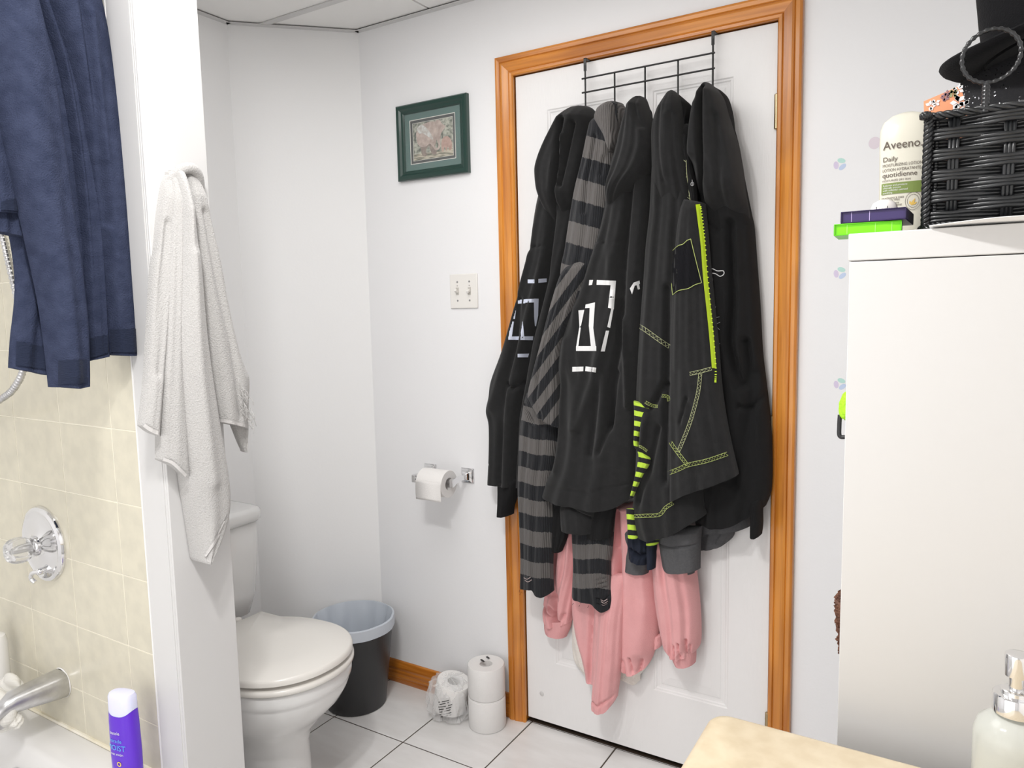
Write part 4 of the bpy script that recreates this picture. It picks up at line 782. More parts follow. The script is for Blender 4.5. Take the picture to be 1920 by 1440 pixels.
# toilet paper holder and roll
hd = thing('paper_holder', 'chrome two-post toilet paper holder on the wall', 'holder', (-.287, 0, .775))
def post(cx, s):
    rings = []
    for hw, y in ((.025, -.0), (.025, -.004), (.022, -.0055), (.021, -.009), (.016, -.012), (.012, -.017), (.0095, -.024)):
        rings.append([(cx-hw, y, .801-hw), (cx+hw, y, .801-hw), (cx+hw, y, .801+hw), (cx-hw, y, .801+hw)])
    V, Fc = loftg([np.array(r) for r in rings]); p = mesh('back_plate', V, Fc, CHROME, hd); bvel(p, .0006, 1)
    rings = []
    for y, hz, hx, dz in ((-.018, .0095, .0055, 0), (-.045, .0075, .005, -.001), (-.070, .0085, .0055, -.003), (-.088, .0125, .0065, -.006), (-.097, .0125, .0065, -.007)):
        rings.append([(cx-hx, y, .801-hz+dz), (cx+hx, y, .801-hz+dz), (cx+hx, y, .801+hz+dz), (cx-hx, y, .801+hz+dz)])
    V, Fc = loftg([np.array(r) for r in rings]); a = mesh('arm', V, Fc, CHROME, hd); bvel(a, .001, 2)
post(-.364, 1); post(-.209, -1)
V, Fc = tubeg([(-.359, -.087, .795), (-.214, -.087, .795)], .0075, 14); mesh('roller', V, Fc, CHROME, hd, True, auto=40)
tp = thing('toilet_roll', 'white toilet roll on the chrome holder with its end sheet hanging', 'toilet paper', (-.287, -.087, .735))
ry, rz, rr = -.087, .789, .044
V, Fc = latheg([(.0205, -.326), (.0435, -.326), (rr, -.324), (rr, -.226), (.0435, -.224), (.0205, -.224), (.0205, -.326)], (0, ry, rz), 40, 'x', cap0=False, cap1=False)
V = np.stack([V[:, 0], V[:, 1], V[:, 2]], 1); mesh('paper_roll', V, Fc, PAPER, tp, True, auto=40)
V, Fc = latheg([(.0200, -.3255), (.0208, -.3255), (.0208, -.2245), (.0200, -.2245)], (0, ry, rz), 30, 'x', cap0=False, cap1=False); mesh('core', V, Fc, CARD, tp, True)
rows = []
for t in np.linspace(0, 1, 10):
    if t < .4: a = math.radians(200-50*t/.4+0); 
    y = ry-rr-.001-.001*math.sin(t*3); z = rz+.012-t*.062
    rows.append([(-.326, y, z), (-.224, y, z)])
Vr = np.array(rows).reshape(-1, 3); o = mesh('end_sheet', Vr, [(2*i, 2*i+1, 2*i+3, 2*i+2) for i in range(9)], PAPER, tp, True); solidify(o, .0006)

# wall stickers
for k, (x_, y_) in enumerate(((1575, 308), (1575, 512), (1575, 720))):
    c = at(x_, y_, 1, -.0005)
    nm = ['uppermost small three-petal pastel wall sticker, level with the lotion bottle', 'middle small three-petal pastel wall sticker, just below the cabinet top', 'lowest small three-petal pastel wall sticker, above the lime brush'][k]
    st = thing('wall_sticker', nm, 'sticker', (c[0], -.0002, c[2]-.015), 'petal stickers beside the cabinet')
    for ang, cn in ((70, 'green'), (190, 'lilac'), (310, 'blue')):
        a = math.radians(ang); dx, dz = math.cos(a), math.sin(a); P = []
        for t in np.linspace(0, 2*math.pi, 14, endpoint=False):
            lx = .0085*math.cos(t); ly = .0056*math.sin(t)*abs(math.cos(t/1.0))**.0
            tx, tz = -dz, dx
            P.append((c[0]+dx*.0088+tx*lx*1.1+dx*ly, -.0004, c[2]+dz*.0088+tz*lx*1.1+dz*ly))
        mesh('petal', P, [tuple(range(14))], PET[cn], st)
c = at(1640, 268, 1, -.0005); st = mesh('wall_sticker', [(c[0]+.013*math.cos(t), -.0005, c[2]+.014*math.sin(t)) for t in np.linspace(0, 6.283, 24, endpoint=False)], [tuple(range(24))], PET['pink'])
label(st, 'faint pink round wall sticker half hidden behind the lotion bottle', 'sticker')

# ------------------------------------------------------------------ FLOOR THINGS
# waste bin with liner
bc = np.array([-.578, -.184]); 
def ov(r, z, c=bc, asp=1.0, n=56, wob=0, f=7, ph=0): 
    a = np.linspace(0, 2*math.pi, n, endpoint=False); rr_ = r*(1+wob*np.sin(f*a+ph)+wob*.6*np.sin(2.3*f*a+1+ph))
    return np.stack([c[0]+rr_*np.cos(a)*asp, c[1]+rr_*np.sin(a), np.full(n, z)], 1)
wb = thing('waste_bin', 'round charcoal plastic waste bin lined with a pale bag beside the toilet', 'bin', (bc[0], bc[1], 0))
V, Fc = loftg([ov(.098, 0.001), ov(.101, .004), ov(.134, .290), ov(.138, .298), ov(.1375, .304), ov(.1355, .304), ov(.132, .290), ov(.096, .010)]); mesh('bin_body', V, Fc, BLKPL, wb, True, auto=40)
V, Fc = loftg([ov(.1395, .274, wob=.005, f=9), ov(.1405, .290, wob=.004, f=9), ov(.1395, .309, wob=.006, f=8), ov(.133, .311, wob=.007, f=8), ov(.124, .285, wob=.030, f=11, ph=.2), ov(.114, .24, wob=.055, f=11, ph=.4), ov(.105, .17, wob=.07, f=10, ph=.8), ov(.095, .08, wob=.05, f=6, ph=1.5), ov(.07, .02, wob=.05, f=5, ph=2)], cap0=False)
label(mesh('bin_liner', V, Fc, LINER, wb, True, auto=60), 'pale bluish plastic liner folded over the rim')

# stacked toilet rolls in film
def roll(name, cx, cy, z0, h, r, parent, ri=.021):
    V, Fc = latheg([(ri, z0+.002), (r*.97, z0), (r, z0+.004), (r*1.003, z0+h/2), (r, z0+h-.004), (r*.965, z0+h), (ri, z0+h-.002), (ri, z0+.002)], (cx, cy, 0), 44, cap0=False, cap1=False)
    o = mesh(name, V, Fc, PAPER, parent, True, auto=40); return o
rc = (-.105, -.078)
sr = thing('toilet_roll_pack', 'two white toilet rolls stacked upright in clear wrap by the baseboard', 'toilet paper', (rc[0], rc[1], 0))
roll('paper_roll', *rc, .001, .103, .0605, sr); roll('paper_roll', *rc, .1055, .103, .0600, sr)
V, Fc = latheg([(.0617, .0015), (.0622, .02), (.0612, .09), (.0600, .1045), (.0612, .118), (.0618, .19), (.060, .2075), (.052, .2105), (.03, .2108), (.018, .209)], (rc[0], rc[1], 0), 44, cap0=False, cap1=False)
mesh('wrap', V, Fc, FILM, sr, True)
for cxy, w_ in (((-.012, .030), .016), ((-.016, .004), .020)):
    Rz = Matrix.Rotation(math.radians(-25), 3, 'Z')
    V, Fc = boxg((rc[0]+cxy[0]-w_/2, rc[1]+cxy[1]-.0035, .2112), (rc[0]+cxy[0]+w_/2, rc[1]+cxy[1]+.0035, .2118), Rz, (rc[0]+cxy[0], rc[1]+cxy[1], .211)); mesh('torn_print', V, Fc, INKB, sr)
# single roll in crumpled wrap
rc2 = (-.252, -.088)
s2 = thing('wrapped_toilet_roll', 'single toilet roll in loose crumpled clear plastic left of the stacked rolls', 'toilet paper', (rc2[0], rc2[1], 0))
V, Fc = latheg([(.021, .004), (.055, .002), (.057, .006), (.057, .098), (.055, .102), (.021, .100), (.021, .004)], (rc2[0], rc2[1], 0), 40, cap0=False, cap1=False)
Rt = np.array(Matrix.Rotation(math.radians(14), 3, 'Y')); piv = np.array([rc2[0]-.02, rc2[1], .0]); V = (V-piv) @ Rt.T+piv; V[:, 2] += .012-V[:, 2].min()
mesh('paper_roll', V, Fc, PAPER, s2, True, auto=40)
rings = []; rs = np.random.RandomState(11)
zz_ = [.0015, .006, .03, .06, .09, .112, .122, .128]; rads = [.05, .066, .073, .070, .066, .060, .045, .012]
base = rs.randn(8, 48)*.0016
for k, (z_, r0) in enumerate(zip(zz_, rads)):
    a = np.linspace(0, 2*math.pi, 48, endpoint=False); r_a = r0+base[k]*2.2+.004*np.sin(7*a+k)+.003*np.sin(13*a+2*k)
    r_a = r_a+np.exp(-((a-5.9)/.5)**2)*.022*(1-k/9)
    rings.append(np.stack([rc2[0]+r_a*np.cos(a)*1.0, rc2[1]+np.minimum(r_a*np.sin(a), .07), z_+base[k]*(1 if k else 0)*1.5+(0.003 if k else 0)], 1))
V, Fc = loftg(rings); V[:, 2] = np.maximum(V[:, 2], .001); wrp = mesh('wrap', V, Fc, FILM, s2, False); bpy.data.materials['clear_film']
wrp.data.materials.clear(); wrp.data.materials.append(mat('crinkled_film', (.95, .95, .95), .05, alpha=.30, spec=1, bump=.6, bscale=60))
for k in range(7):
    y0 = .028+k*.0085; wid = .030+.004*math.sin(k*2.1)
    pts = []
    for t in np.linspace(0, 1, 8):
        a = -1.38+t*.62*wid/.034+.03*math.sin(k)
        pts.append((rc2[0]+.0765*math.cos(a), rc2[1]+.0765*math.sin(a), y0+t*.010))
    V_ = []
    for p in pts: V_ += [p, (p[0], p[1], p[2]+.0028)]
    Fq = [(2*i, 2*i+2, 2*i+3, 2*i+1) for i in range(7) if (i*3+k*2) % 5 != 0]
    mesh('warning_print', V_, Fq, INKB, s2)

# ------------------------------------------------------------------ TOILET (faces +x)
tl = thing('toilet', 'white ceramic toilet with closed cream lid beside the waste bin', 'toilet', (-.5, -.655, 0))
ty = -.655
def egg(xc, xb, xf, hw, z, n=64, pw=2.15, tilt=0, yc=ty):
    # rear end xb, front end xf, widest at xc
    a = np.linspace(0, 2*math.pi, n, endpoint=False); c = np.cos(a); s_ = np.sin(a)
    rx = np.where(c >= 0, xf-xc, xc-xb)
    x = xc+rx*np.sign(c)*np.abs(c)**(2/pw); y = yc+hw*np.sign(s_)*np.abs(s_)**(2/pw)
    return np.stack([x, y, z+tilt*(x-xb)], 1)
V, Fc = loftg([egg(-.50, -.74, -.315, .115, 0.0), egg(-.50, -.74, -.315, .115, .02), egg(-.49, -.73, -.335, .100, .05), egg(-.48, -.73, -.340, .098, .16), egg(-.46, -.73, -.330, .108, .20), egg(-.42, -.72, -.285, .140, .25),
    egg(-.40, -.71, -.245, .163, .29), egg(-.40, -.70, -.222, .174, .325), egg(-.40, -.70, -.214, .178, .345), egg(-.40, -.70, -.214, .1785, .352), egg(-.40, -.70, -.209, .182, .356), egg(-.40, -.70, -.206, .184, .366), egg(-.40, -.70, -.206, .184, .388), egg(-.40, -.70, -.210, .180, .394)])
mesh('bowl', V, Fc, CERAM, tl, True, auto=60)
V, Fc = loftg([egg(-.40, -.655, -.202, .186, .396), egg(-.40, -.655, -.198, .190, .399), egg(-.40, -.655, -.198, .190, .407), egg(-.40, -.655, -.203, .186, .412)]); mesh('seat', V, Fc, SEATM, tl, True, auto=60)
def lidring(inset, z, ti):
    r = egg(-.40, -.655, -.200, .190, z, pw=2.1, tilt=ti); c = np.array([-.42, ty]); 
    r[:, 0] = c[0]+(r[:, 0]-c[0])*(1-inset); r[:, 1] = c[1]+(r[:, 1]-c[1])*(1-inset)
    # squared off hinge end
    m_ = r[:, 0] < -.56; r[m_, 1] = ty+np.sign(r[m_, 1]-ty)*np.minimum(np.maximum(np.abs(r[m_, 1]-ty), .150*(1-inset)), .19); r[:, 0] = np.maximum(r[:, 0], -.650+inset*.2)
    return r
V, Fc = loftg([lidring(.02, .4165, .012), lidring(0, .419, .012), lidring(0, .428, .012), lidring(.012, .4335, .012), lidring(.035, .436, .012), lidring(.5, .4375, .012)]); mesh('lid', V, Fc, SEATM, tl, True, auto=45)
for sgn in (-1, 1): lathe('hinge_cap', [(.015, .398), (.015, .428), (.012, .434), (.001, .436)], (-.668, ty+sgn*.075, 0), SEATM, tl, n=18)
def rrect(x0, x1, y0, y1, z, r, n=8):
    P = []
    for cx, cy, a0 in ((x1-r, y1-r, 0), (x0+r, y1-r, 90), (x0+r, y0+r, 180), (x1-r, y0+r, 270)):
        for t in np.linspace(0, 90, n): a = math.radians(a0+t); P.append((cx+r*math.cos(a), cy+r*math.sin(a), z))
    return np.array(P)
tx0, tx1, t_y0, t_y1 = BX+.006, -.705, ty-.218, ty+.218
V, Fc = loftg([rrect(tx0+.01, tx1-.04, t_y0+.05, t_y1-.05, .396, .03), rrect(tx0+.004, tx1-.02, t_y0+.03, t_y1-.03, .405, .04), rrect(tx0, tx1-.01, t_y0+.012, t_y1-.012, .47, .04), rrect(tx0, tx1-.002, t_y0+.004, t_y1-.004, .60, .04), rrect(tx0, tx1, t_y0, t_y1, .695, .04), rrect(tx0+.004, tx1-.004, t_y0+.004, t_y1-.004, .700, .04)]); mesh('tank', V, Fc, CERAM, tl, True, auto=60)
V, Fc = loftg([rrect(tx0, tx1+.004, t_y0-.006, t_y1+.006, .7005, .045), rrect(tx0, tx1+.012, t_y0-.012, t_y1+.012, .708, .05), rrect(tx0, tx1+.012, t_y0-.012, t_y1+.012, .733, .05), rrect(tx0+.004, tx1+.006, t_y0-.006, t_y1+.006, .741, .048), rrect(tx0+.02, tx1-.01, t_y0+.01, t_y1-.01, .744, .04)]); mesh('tank_lid', V, Fc, CERAM, tl, True, auto=60)
lv = lathe('flush_lever', [(.001, .014), (.012, .012), (.014, .002), (.013, 0)], (-.705, ty-.14, .655), CHROME, tl, axis='x', n=18)
tube('lever_arm', [(-.692, ty-.14, .655), (-.686, ty-.12, .653), (-.686, ty-.07, .648)], .0055, CHROME, lv)

# ------------------------------------------------------------------ TUB
tb = thing('bathtub', 'white alcove bathtub below the beige tiles', 'bathtub', (-.65, -1.86, 0))
zr = .368; xo0, xo1, yo0, yo1 = TX+.003, -.262, YB+.004, PT0-.004
def rr2(x0, x1, y0, y1, z, r): return rrect(x0, x1, y0, y1, z, r, 10)
V, Fc = loftg([rr2(xo0, xo1, yo0, yo1, 0.001, .006), rr2(xo0, xo1, yo0, yo1, zr-.035, .006), rr2(xo0, xo1+.006, yo0, yo1, zr-.03, .008), rr2(xo0, xo1+.006, yo0, yo1, zr-.008, .010), rr2(xo0, xo1, yo0, yo1, zr-.001, .012), rr2(xo0+.03, xo1-.02, yo0+.02, yo1-.015, zr, .02),
    rr2(xo0+.075, xo1-.085, yo0+.1, yo1-.075, zr-.002, .14), rr2(xo0+.086, xo1-.096, yo0+.11, yo1-.088, zr-.012, .13), rr2(xo0+.092, xo1-.104, yo0+.13, yo1-.098, zr-.05, .125), rr2(xo0+.11, xo1-.12, yo0+.25, yo1-.125, zr-.24, .11), rr2(xo0+.14, xo1-.15, yo0+.30, yo1-.16, zr-.30, .09), rr2(xo0+.2, xo1-.21, yo0+.4, yo1-.25, zr-.305, .05)])
mesh('tub_shell', V, Fc, TUBM, tb, True, auto=50)
mesh_c = tube('caulk', [(TX+.01, PT0-.002, zr+.003), (-.30, PT0-.002, zr+.003), (-.262, PT0-.002, zr+.002)], .0045, mat('aged_caulk', (.72, .66, .50), .6, var=(.84, .80, .70), vscale=20), tb, 6)
lathe('overflow_plate', [(.034, 0), (.034, .004), (.030, .008), (.012, .010), (.001, .0105)], (-.66, yo1-.100, zr-.085), CHROME, tb, axis='y', n=28)
# valve
vc = np.array([-.663, PT0, .821])
vv = thing('tub_valve', 'round chrome tub valve plate with a faceted clear knob on the tiles', 'tap', (vc[0], vc[1], vc[2]-.09))
lathe('escutcheon', [(.0905, 0), (.0905, .004), (.088, .009), (.080, .012), (.076, .0105), (.070, .0095), (.035, .014), (.024, .020), (.0235, .032), (.019, .034), (.017, .036)], tuple(vc), CHROME, vv, axis='y', n=56)
# knob: fluted clear acrylic
kc = vc+np.array([0, -.030, 0]); rings = []
for r0, h, fl_ in ((.017, 0.007, 0), (.026, .009, .05), (.030, .018, .09), (.031, .028, .10), (.029, .040, .09), (.026, .047, .07), (.022, .051, .03), (.014, .0525, 0), (.012, .050, 0), (.002, .050, 0)):
    a = np.linspace(0, 2*math.pi, 64, endpoint=False); r_a = r0*(1-fl_*(.5+.5*np.cos(8*a)))
    rings.append(np.stack([kc[0]+r_a*np.cos(a), np.full(64, kc[1]-h), kc[2]+r_a*np.sin(a)], 1))
V, Fc = loftg(rings); kn = mesh('knob', V, Fc, CLEARP, vv, True, auto=35); kn['label'] = 'clear acrylic fluted knob'
lathe('knob_core', [(.006, .036), (.006, .06), (.004, .068)], tuple(vc), SATIN, kn, axis='y', n=12)
V, Fc = merge([latheg([(.008, .010), (.008, .024), (.006, .026)], (vc[0]+.004, vc[1], vc[2]-.062), 16, 'y'), tubeg(smoothpts([(vc[0]+.004, vc[1]-.022, vc[2]-.062), (vc[0]-.012, vc[1]-.028, vc[2]-.066), (vc[0]-.020, vc[1]-.028, vc[2]-.080), (vc[0]-.012, vc[1]-.024, vc[2]-.090)], 5), .0052, 10)])
mesh('diverter_lever', V, Fc, CHROME, vv, True, auto=50)
# spout
spc = np.array([-.638, PT0, .482]); sp_ = thing('tub_spout', 'satin chrome tub spout with plastic film caught at its mouth', 'spout', (spc[0], spc[1], spc[2]-.04))
rings = []
for y, rx, rz_, dz in ((0, .034, .033, 0), (.003, .0355, .034, 0), (.03, .034, .032, .001), (.07, .031, .028, .003), (.11, .027, .024, .004), (.135, .0245, .0215, .002), (.150, .022, .022, -.006), (.158, .018, .020, -.014)):
    a = np.linspace(0, 2*math.pi, 36, endpoint=False); c = np.cos(a); s_ = np.sin(a); pw = 2.3
    rings.append(np.stack([spc[0]+rx*np.sign(c)*np.abs(c)**(2/pw), np.full(36, spc[1]-y)+(.010*s_ if y > .13 else 0), spc[2]+dz+rz_*np.sign(s_)*np.abs(s_)**(2/pw)], 1))
V, Fc = loftg(rings); mesh('spout_body', V, Fc, SATIN, sp_, True, auto=60)
V, Fc = latheg([(.014, 0), (.0165, -.012), (.0165, -.022), (.013, -.022), (.012, -.01)], (spc[0], spc[1]-.140, spc[2]-.018), 24); mesh('outlet', V, Fc, SATIN, sp_, True, auto=40)
lathe('caulk_ring', [(.036, 0), (.037, .002), (.035, .004)], tuple(spc), TUBM, sp_, axis='y', n=30, cap0=False, cap1=False)
# crumpled film bag
rs = np.random.RandomState(4)
def crumple(name, c, rad, m, parent, seed, amp=.16, n=26, flatz=None):
    r = np.random.RandomState(seed); V = []; Fc = []
    nn_ = n; k3 = r.randn(6, 3)*1.9; p3 = r.rand(6)*6
    for i in range(nn_+1):
        th = math.pi*i/nn_
        for j in range(2*nn_):
            ph_ = 2*math.pi*j/(2*nn_); d_ = np.array([math.sin(th)*math.cos(ph_), math.sin(th)*math.sin(ph_), math.cos(th)])
            q = 1+amp*sum(abs(math.sin(k3[k] @ d_+p3[k]))-.6 for k in range(6))/2.2
            V.append(np.array(c)+d_*np.array(rad)*q)
    for i in range(nn_):
        for j in range(2*nn_):
            a_ = i*2*nn_+j; b_ = i*2*nn_+(j+1) % (2*nn_); Fc.append((a_, b_, b_+2*nn_, a_+2*nn_))
    return mesh(name, V, Fc, m, parent, False)
cb = at(15, 1350, 1, -1.245)
bg = thing('plastic_bag', 'cloudy crumpled plastic bag hanging at the tub spout', 'bag', (cb[0], cb[1], .38))
crumple('bag_body', at(-4, 1330, 1, -1.225), (.060, .030, .050), FILMBAG, bg, 21, .20)
crumple('bag_flap', at(24, 1290, 1, -1.17), (.050, .018, .030), FILMBAG, bg, 5, .22)
crumple('bag_tail', at(28, 1352, 1, -1.215), (.020, .016, .016), FILMBAG, bg, 8, .22)
# white bottle at far left
wbt = thing('white_bottle', 'white bottle on the tub ledge at the left edge of the picture', 'bottle', (-.86, -1.15, .37))
bx_, _, bz_ = at(-14, 1190, 1, -1.15)
lathe('bottle_body', [(.028, .370), (.030, .375), (.030, bz_-.02), (.026, bz_-.004), (.014, bz_+.004)], (bx_, -1.150, 0), CAPW, wbt, n=30)
lathe('bottle_cap', [(.014, bz_+.0045), (.014, bz_+.024), (.001, bz_+.026)], (bx_, -1.150, 0), CAPW, wbt, n=20)
# shower hose
P = [at(x_, y_, 1, -y) for x_, y_, y in ((-40, 330, 1.14), (0, 428, 1.15), (16, 490, 1.15), (32, 560, 1.155), (45, 630, 1.16), (44, 690, 1.165), (26, 728, 1.17), (0, 750, 1.175), (-60, 790, 1.18), (-130, 790, 1.19))]
P = smoothpts(P, 26); rad = .0068+.0011*np.sin(np.arange(len(P))*1.9)
sh = thing('shower_hose', 'chrome ribbed shower hose curving behind the blue towel', 'hose', tuple(P[-1]))
V, Fc = tubeg(P, rad, 12); mesh('hose', V, Fc, SATIN, sh, True)
# hose keeps going up to the shower arm outside the frame
tube('hose_end', smoothpts([P[0], (P[0][0]-.03, -1.14, P[0][2]+.15), (P[0][0]-.05, -1.13, 1.95)], 8), .0072, SATIN, sh)

# shampoo bottle on the tub corner
sb = at(231, 1330, 1, -1.165); bxc, byc = sb[0], -1.165; zb0 = .369; zt_b = at(228, 1296, 1, -1.165)[2]
sbm = thing('shampoo_bottle', 'purple shampoo bottle with a pale cap on the tub corner', 'bottle', (bxc, byc, zb0))
ang = math.radians(14)
def oval(hx, hy, z, n=44, pw=2.6):
    a = np.linspace(0, 2*math.pi, n, endpoint=False); c = np.cos(a); s_ = np.sin(a)
    x = hx*np.sign(c)*np.abs(c)**(2/pw); y = hy*np.sign(s_)*np.abs(s_)**(2/pw)
    return np.stack([bxc+x*math.cos(ang)-y*math.sin(ang), byc+x*math.sin(ang)+y*math.cos(ang), np.full(n, z) if np.isscalar(z) else z], 1)
Hb = zt_b-zb0; zc_ = zt_b-.040
rings = [oval(.029, .016, zb0), oval(.0315, .0185, zb0+.006), oval(.033, .020, zb0+Hb*.4), oval(.0315, .0195, zc_-.02), oval(.0305, .0185, zc_)]
a = np.linspace(0, 2*math.pi, 44, endpoint=False)
rings[-1][:, 2] += -.006*np.cos(2*(a-math.pi/2))-.004*0; 
V, Fc = loftg(rings); mesh('bottle_body', V, Fc, PURPLE, sbm, True, auto=60)
r1 = rings[-1].copy(); r1[:, 2] += .0004; r2 = oval(.0300, .0180, zt_b-.008); r3 = oval(.027, .0155, zt_b-.002); r4 = oval(.018, .010, zt_b)
V, Fc = loftg([r1, r2, r3, r4]); cp = mesh('cap', V, Fc, LAV, sbm, True, auto=45); label(cp, 'pale lilac flip cap')
xd = (math.cos(ang), math.sin(ang), 0)
def bw(Wp):  # wrap the lettering round the oval body
    o = Wp.copy(); rel = o-np.array([bxc, byc, 0]); lx = rel[:, 0]*math.cos(ang)+rel[:, 1]*math.sin(ang)
    ly = -.0202*np.sqrt(np.clip(1-(np.abs(lx)/.0335)**2.6, 0.02, 1))**(1/1.3)-.0006
    o[:, 0] = bxc+lx*math.cos(ang)-ly*math.sin(ang); o[:, 1] = byc+lx*math.sin(ang)+ly*math.cos(ang); return o
def bl(s, size, m, z, sx=1): textobj('label_print', s, size, m, sbm, (bxc-.006, byc, z), xd, (0, 0, 1), align='CENTER', sx=sx, warp=bw)
zA = at(228, 1383, 1, -1.185)[2]
bl('aussie', .0105, WPRINT, zA); bl('miracle', .011, INKC, zA-.017); bl('MOIST', .0165, INKC, zA-.034); bl('HAIR WASH', .0065, WPRINT, zA-.045)
textobj('label_print', 'o', .022, INKY, sbm, (bxc, byc, zA-.068), xd, (0, 0, 1), align='CENTER', warp=bw)

# ------------------------------------------------------------------ COUNTER AND SOAP
CZ = .86
cx0, cy1 = .9285, -1.114
vn = thing('vanity', 'vanity under a cream speckled worktop with a rounded corner at lower right', 'vanity', (1.22, -1.7, 0))
rings = []
def ctr(ins, z):
    P = []
    r = .022-ins*.3; x0 = cx0+ins; y1 = cy1-ins
    P.append((XR-.002, y1, z))
    for t in np.linspace(90, 180, 9): a_ = math.radians(t); P.append((x0+r+r*math.cos(a_), y1-r+r*math.sin(a_), z))
    P.append((x0, YB+.3, z)); P.append((XR-.002, YB+.3, z)); return np.array(P)
for ins, z in ((.006, CZ-.038), (.001, CZ-.034), (0, CZ-.026), (0, CZ-.012), (.0015, CZ-.006), (.005, CZ-.002), (.011, CZ)): rings.append(ctr(ins, z))
V, Fc = loftg(rings); o = mesh('worktop', V, Fc, COUNTER, vn, True, auto=50)
box('cupboard', (cx0+.03, YB+.33, .09), (XR-.004, cy1-.02, CZ-.0385), TRIMW, vn); box('plinth', (cx0+.09, YB+.33, .001), (XR-.004, cy1-.04, .0895), TRIMW, vn)
for k in range(3):
    y0 = YB+.35+k*.41; box('door_panel', (cx0+.012, y0, .12), (cx0+.0295, y0+.40, CZ-.06), TRIMW, vn, bev=.003)
# dispenser
so = thing('soap_dispenser', 'clear glass soap dispenser with a chrome pump at the lower right corner', 'dispenser', (0, 0, 0))
sy = -1.175; sxc = at(1905, 1300, 1, sy)[0]; so.location = (sxc, sy, CZ)
zt0_ = at(1905, 1224, 1, sy)[2]; zcol0 = at(1903, 1336, 1, sy)[2]; zcol1 = at(1903, 1291, 1, sy)[2]; zsh = at(1903, 1345, 1, sy)[2]
V, Fc = latheg([(.030, CZ+.0005), (.0325, CZ+.004), (.0325, zsh-.018), (.029, zsh-.007), (.020, zsh), (.0135, zcol0-.001)], (sxc, sy, 0), 40); gl = mesh('bottle', V, Fc, SOAPM, so, True, auto=50); label(gl, 'cloudy glass bottle')
V, Fc = latheg([(.0290, CZ+.004), (.0300, CZ+.008), (.0300, zsh-.03), (.0295, zsh-.028)], (sxc, sy, 0), 36); mesh('soap', V, Fc, mat('liquid_soap', (.84, .85, .78), .2, trans=.3), so, True, auto=50)
lathe('collar', [(.0175, zcol0), (.0185, zcol0+.001), (.0185, zcol0+.017), (.0175, zcol0+.0185), (.0125, zcol0+.019), (.0120, zcol1-.001), (.0105, zcol1)], (sxc, sy, 0), CHROME, so, n=36)
pm = lathe('pump', [(.0060, zcol1), (.0062, zcol1+.012), (.0100, zcol1+.013), (.0105, zt0_-.004), (.0100, zt0_-.001), (.008, zt0_), (.001, zt0_)], (sxc, sy, 0), CHROME, so, n=28)
tube('nozzle', smoothpts([(sxc+.004, sy, zt0_-.008), (sxc+.022, sy-.004, zt0_-.009), (sxc+.034, sy-.006, zt0_-.016)], 5), .0042, CHROME, pm, 10)

# ------------------------------------------------------------------ WHITE CABINET AND WHAT IS ON IT
cab = thing('white_cabinet', 'tall plain white laminate cabinet at the right, behind the worktop', 'cabinet', (1.28, -.84, 0))
cx1, cyf, cyb, ctop = 1.0625, -1.062, -.62, 1.4265
box('top_panel', (cx1-.0015, cyf-.001, 1.3965), (XR-.004, cyb, ctop), CABW, cab, bev=.0012)
box('side_panel', (cx1, cyf+.0, .02), (XR-.006, cyf+.018, 1.3955), CABW, cab, bev=.0008)
box('side_panel', (cx1, cyb-.018, .02), (XR-.006, cyb, 1.3955), CABW, cab)
box('back_panel', (XR-.016, cyf+.0185, .02), (XR-.006, cyb-.0185, 1.3955), CABW, cab)
for k, z0 in enumerate((.06, .73)):
    dr = box('door', (cx1+.0, cyf+.019, z0), (cx1+.018, cyb-.0185, z0+.66), CABW, cab, bev=.001)
box('plinth', (cx1+.02, cyf+.019, .001), (XR-.02, cyb-.0185, .05), CABW, cab)
for z0 in (.40, 1.06): box('shelf', (cx1+.02, cyf+.019, z0), (XR-.017, cyb-.0185, z0+.016), CABW, cab)
# small flat boxes
def flatbox(nm, lab, x0, x1, y0, z0, z1, dep, mm, md, rotz, slots):
    t = thing(nm, lab, 'box', ((x0+x1)/2, y0+dep/2, z0))
    R = np.array(Matrix.Rotation(math.radians(rotz), 3, 'Z')); pv = np.array([x0, y0, z0])
    def bb(n_, lo, hi, m_, bev=0):
        V, Fc = boxg(lo, hi, R, pv); o = mesh(n_, V, Fc, m_, t)
        if bev: bvel(o, bev, 1)
    th = .0012
    bb('lid', (x0, y0, z1-th), (x1, y0+dep, z1), md, .0004); bb('base', (x0, y0, z0), (x1, y0+dep, z0+th), md, .0004)
    bb('tray', (x0+.0012, y0+.0022, z0+th), (x1-.0012, y0+dep-.001, z1-th), mm)
    bb('side_rim', (x0, y0, z0+th), (x0+.0012, y0+dep, z1-th), md); bb('side_rim', (x1-.0012, y0, z0+th), (x1, y0+dep, z1-th), md)
    for s_ in slots: bb('seam_line', (x0+(x1-x0)*s_-.0003, y0+.0018, z0+th), (x0+(x1-x0)*s_+.0003, y0+.0023, z1-th), mat('seam_'+nm, (.55, .45, .75) if 'purple' in lab else (.45, .95, .2), .5))
    return t
flatbox('flat_box', 'flat bright lime green box at the bottom, jutting past the cabinet corner', 1.0425, 1.1115, -1.040, ctop+.0004, ctop+.0136, .062, LIMEB, LIMED, 3, (.20, .62, .86))
flatbox('flat_box', 'flat dark purple box on top of the lime green one', 1.049, 1.1155, -1.037, ctop+.0140, ctop+.0272, .085, PURPB, PURPD, -2, (.17, .45))
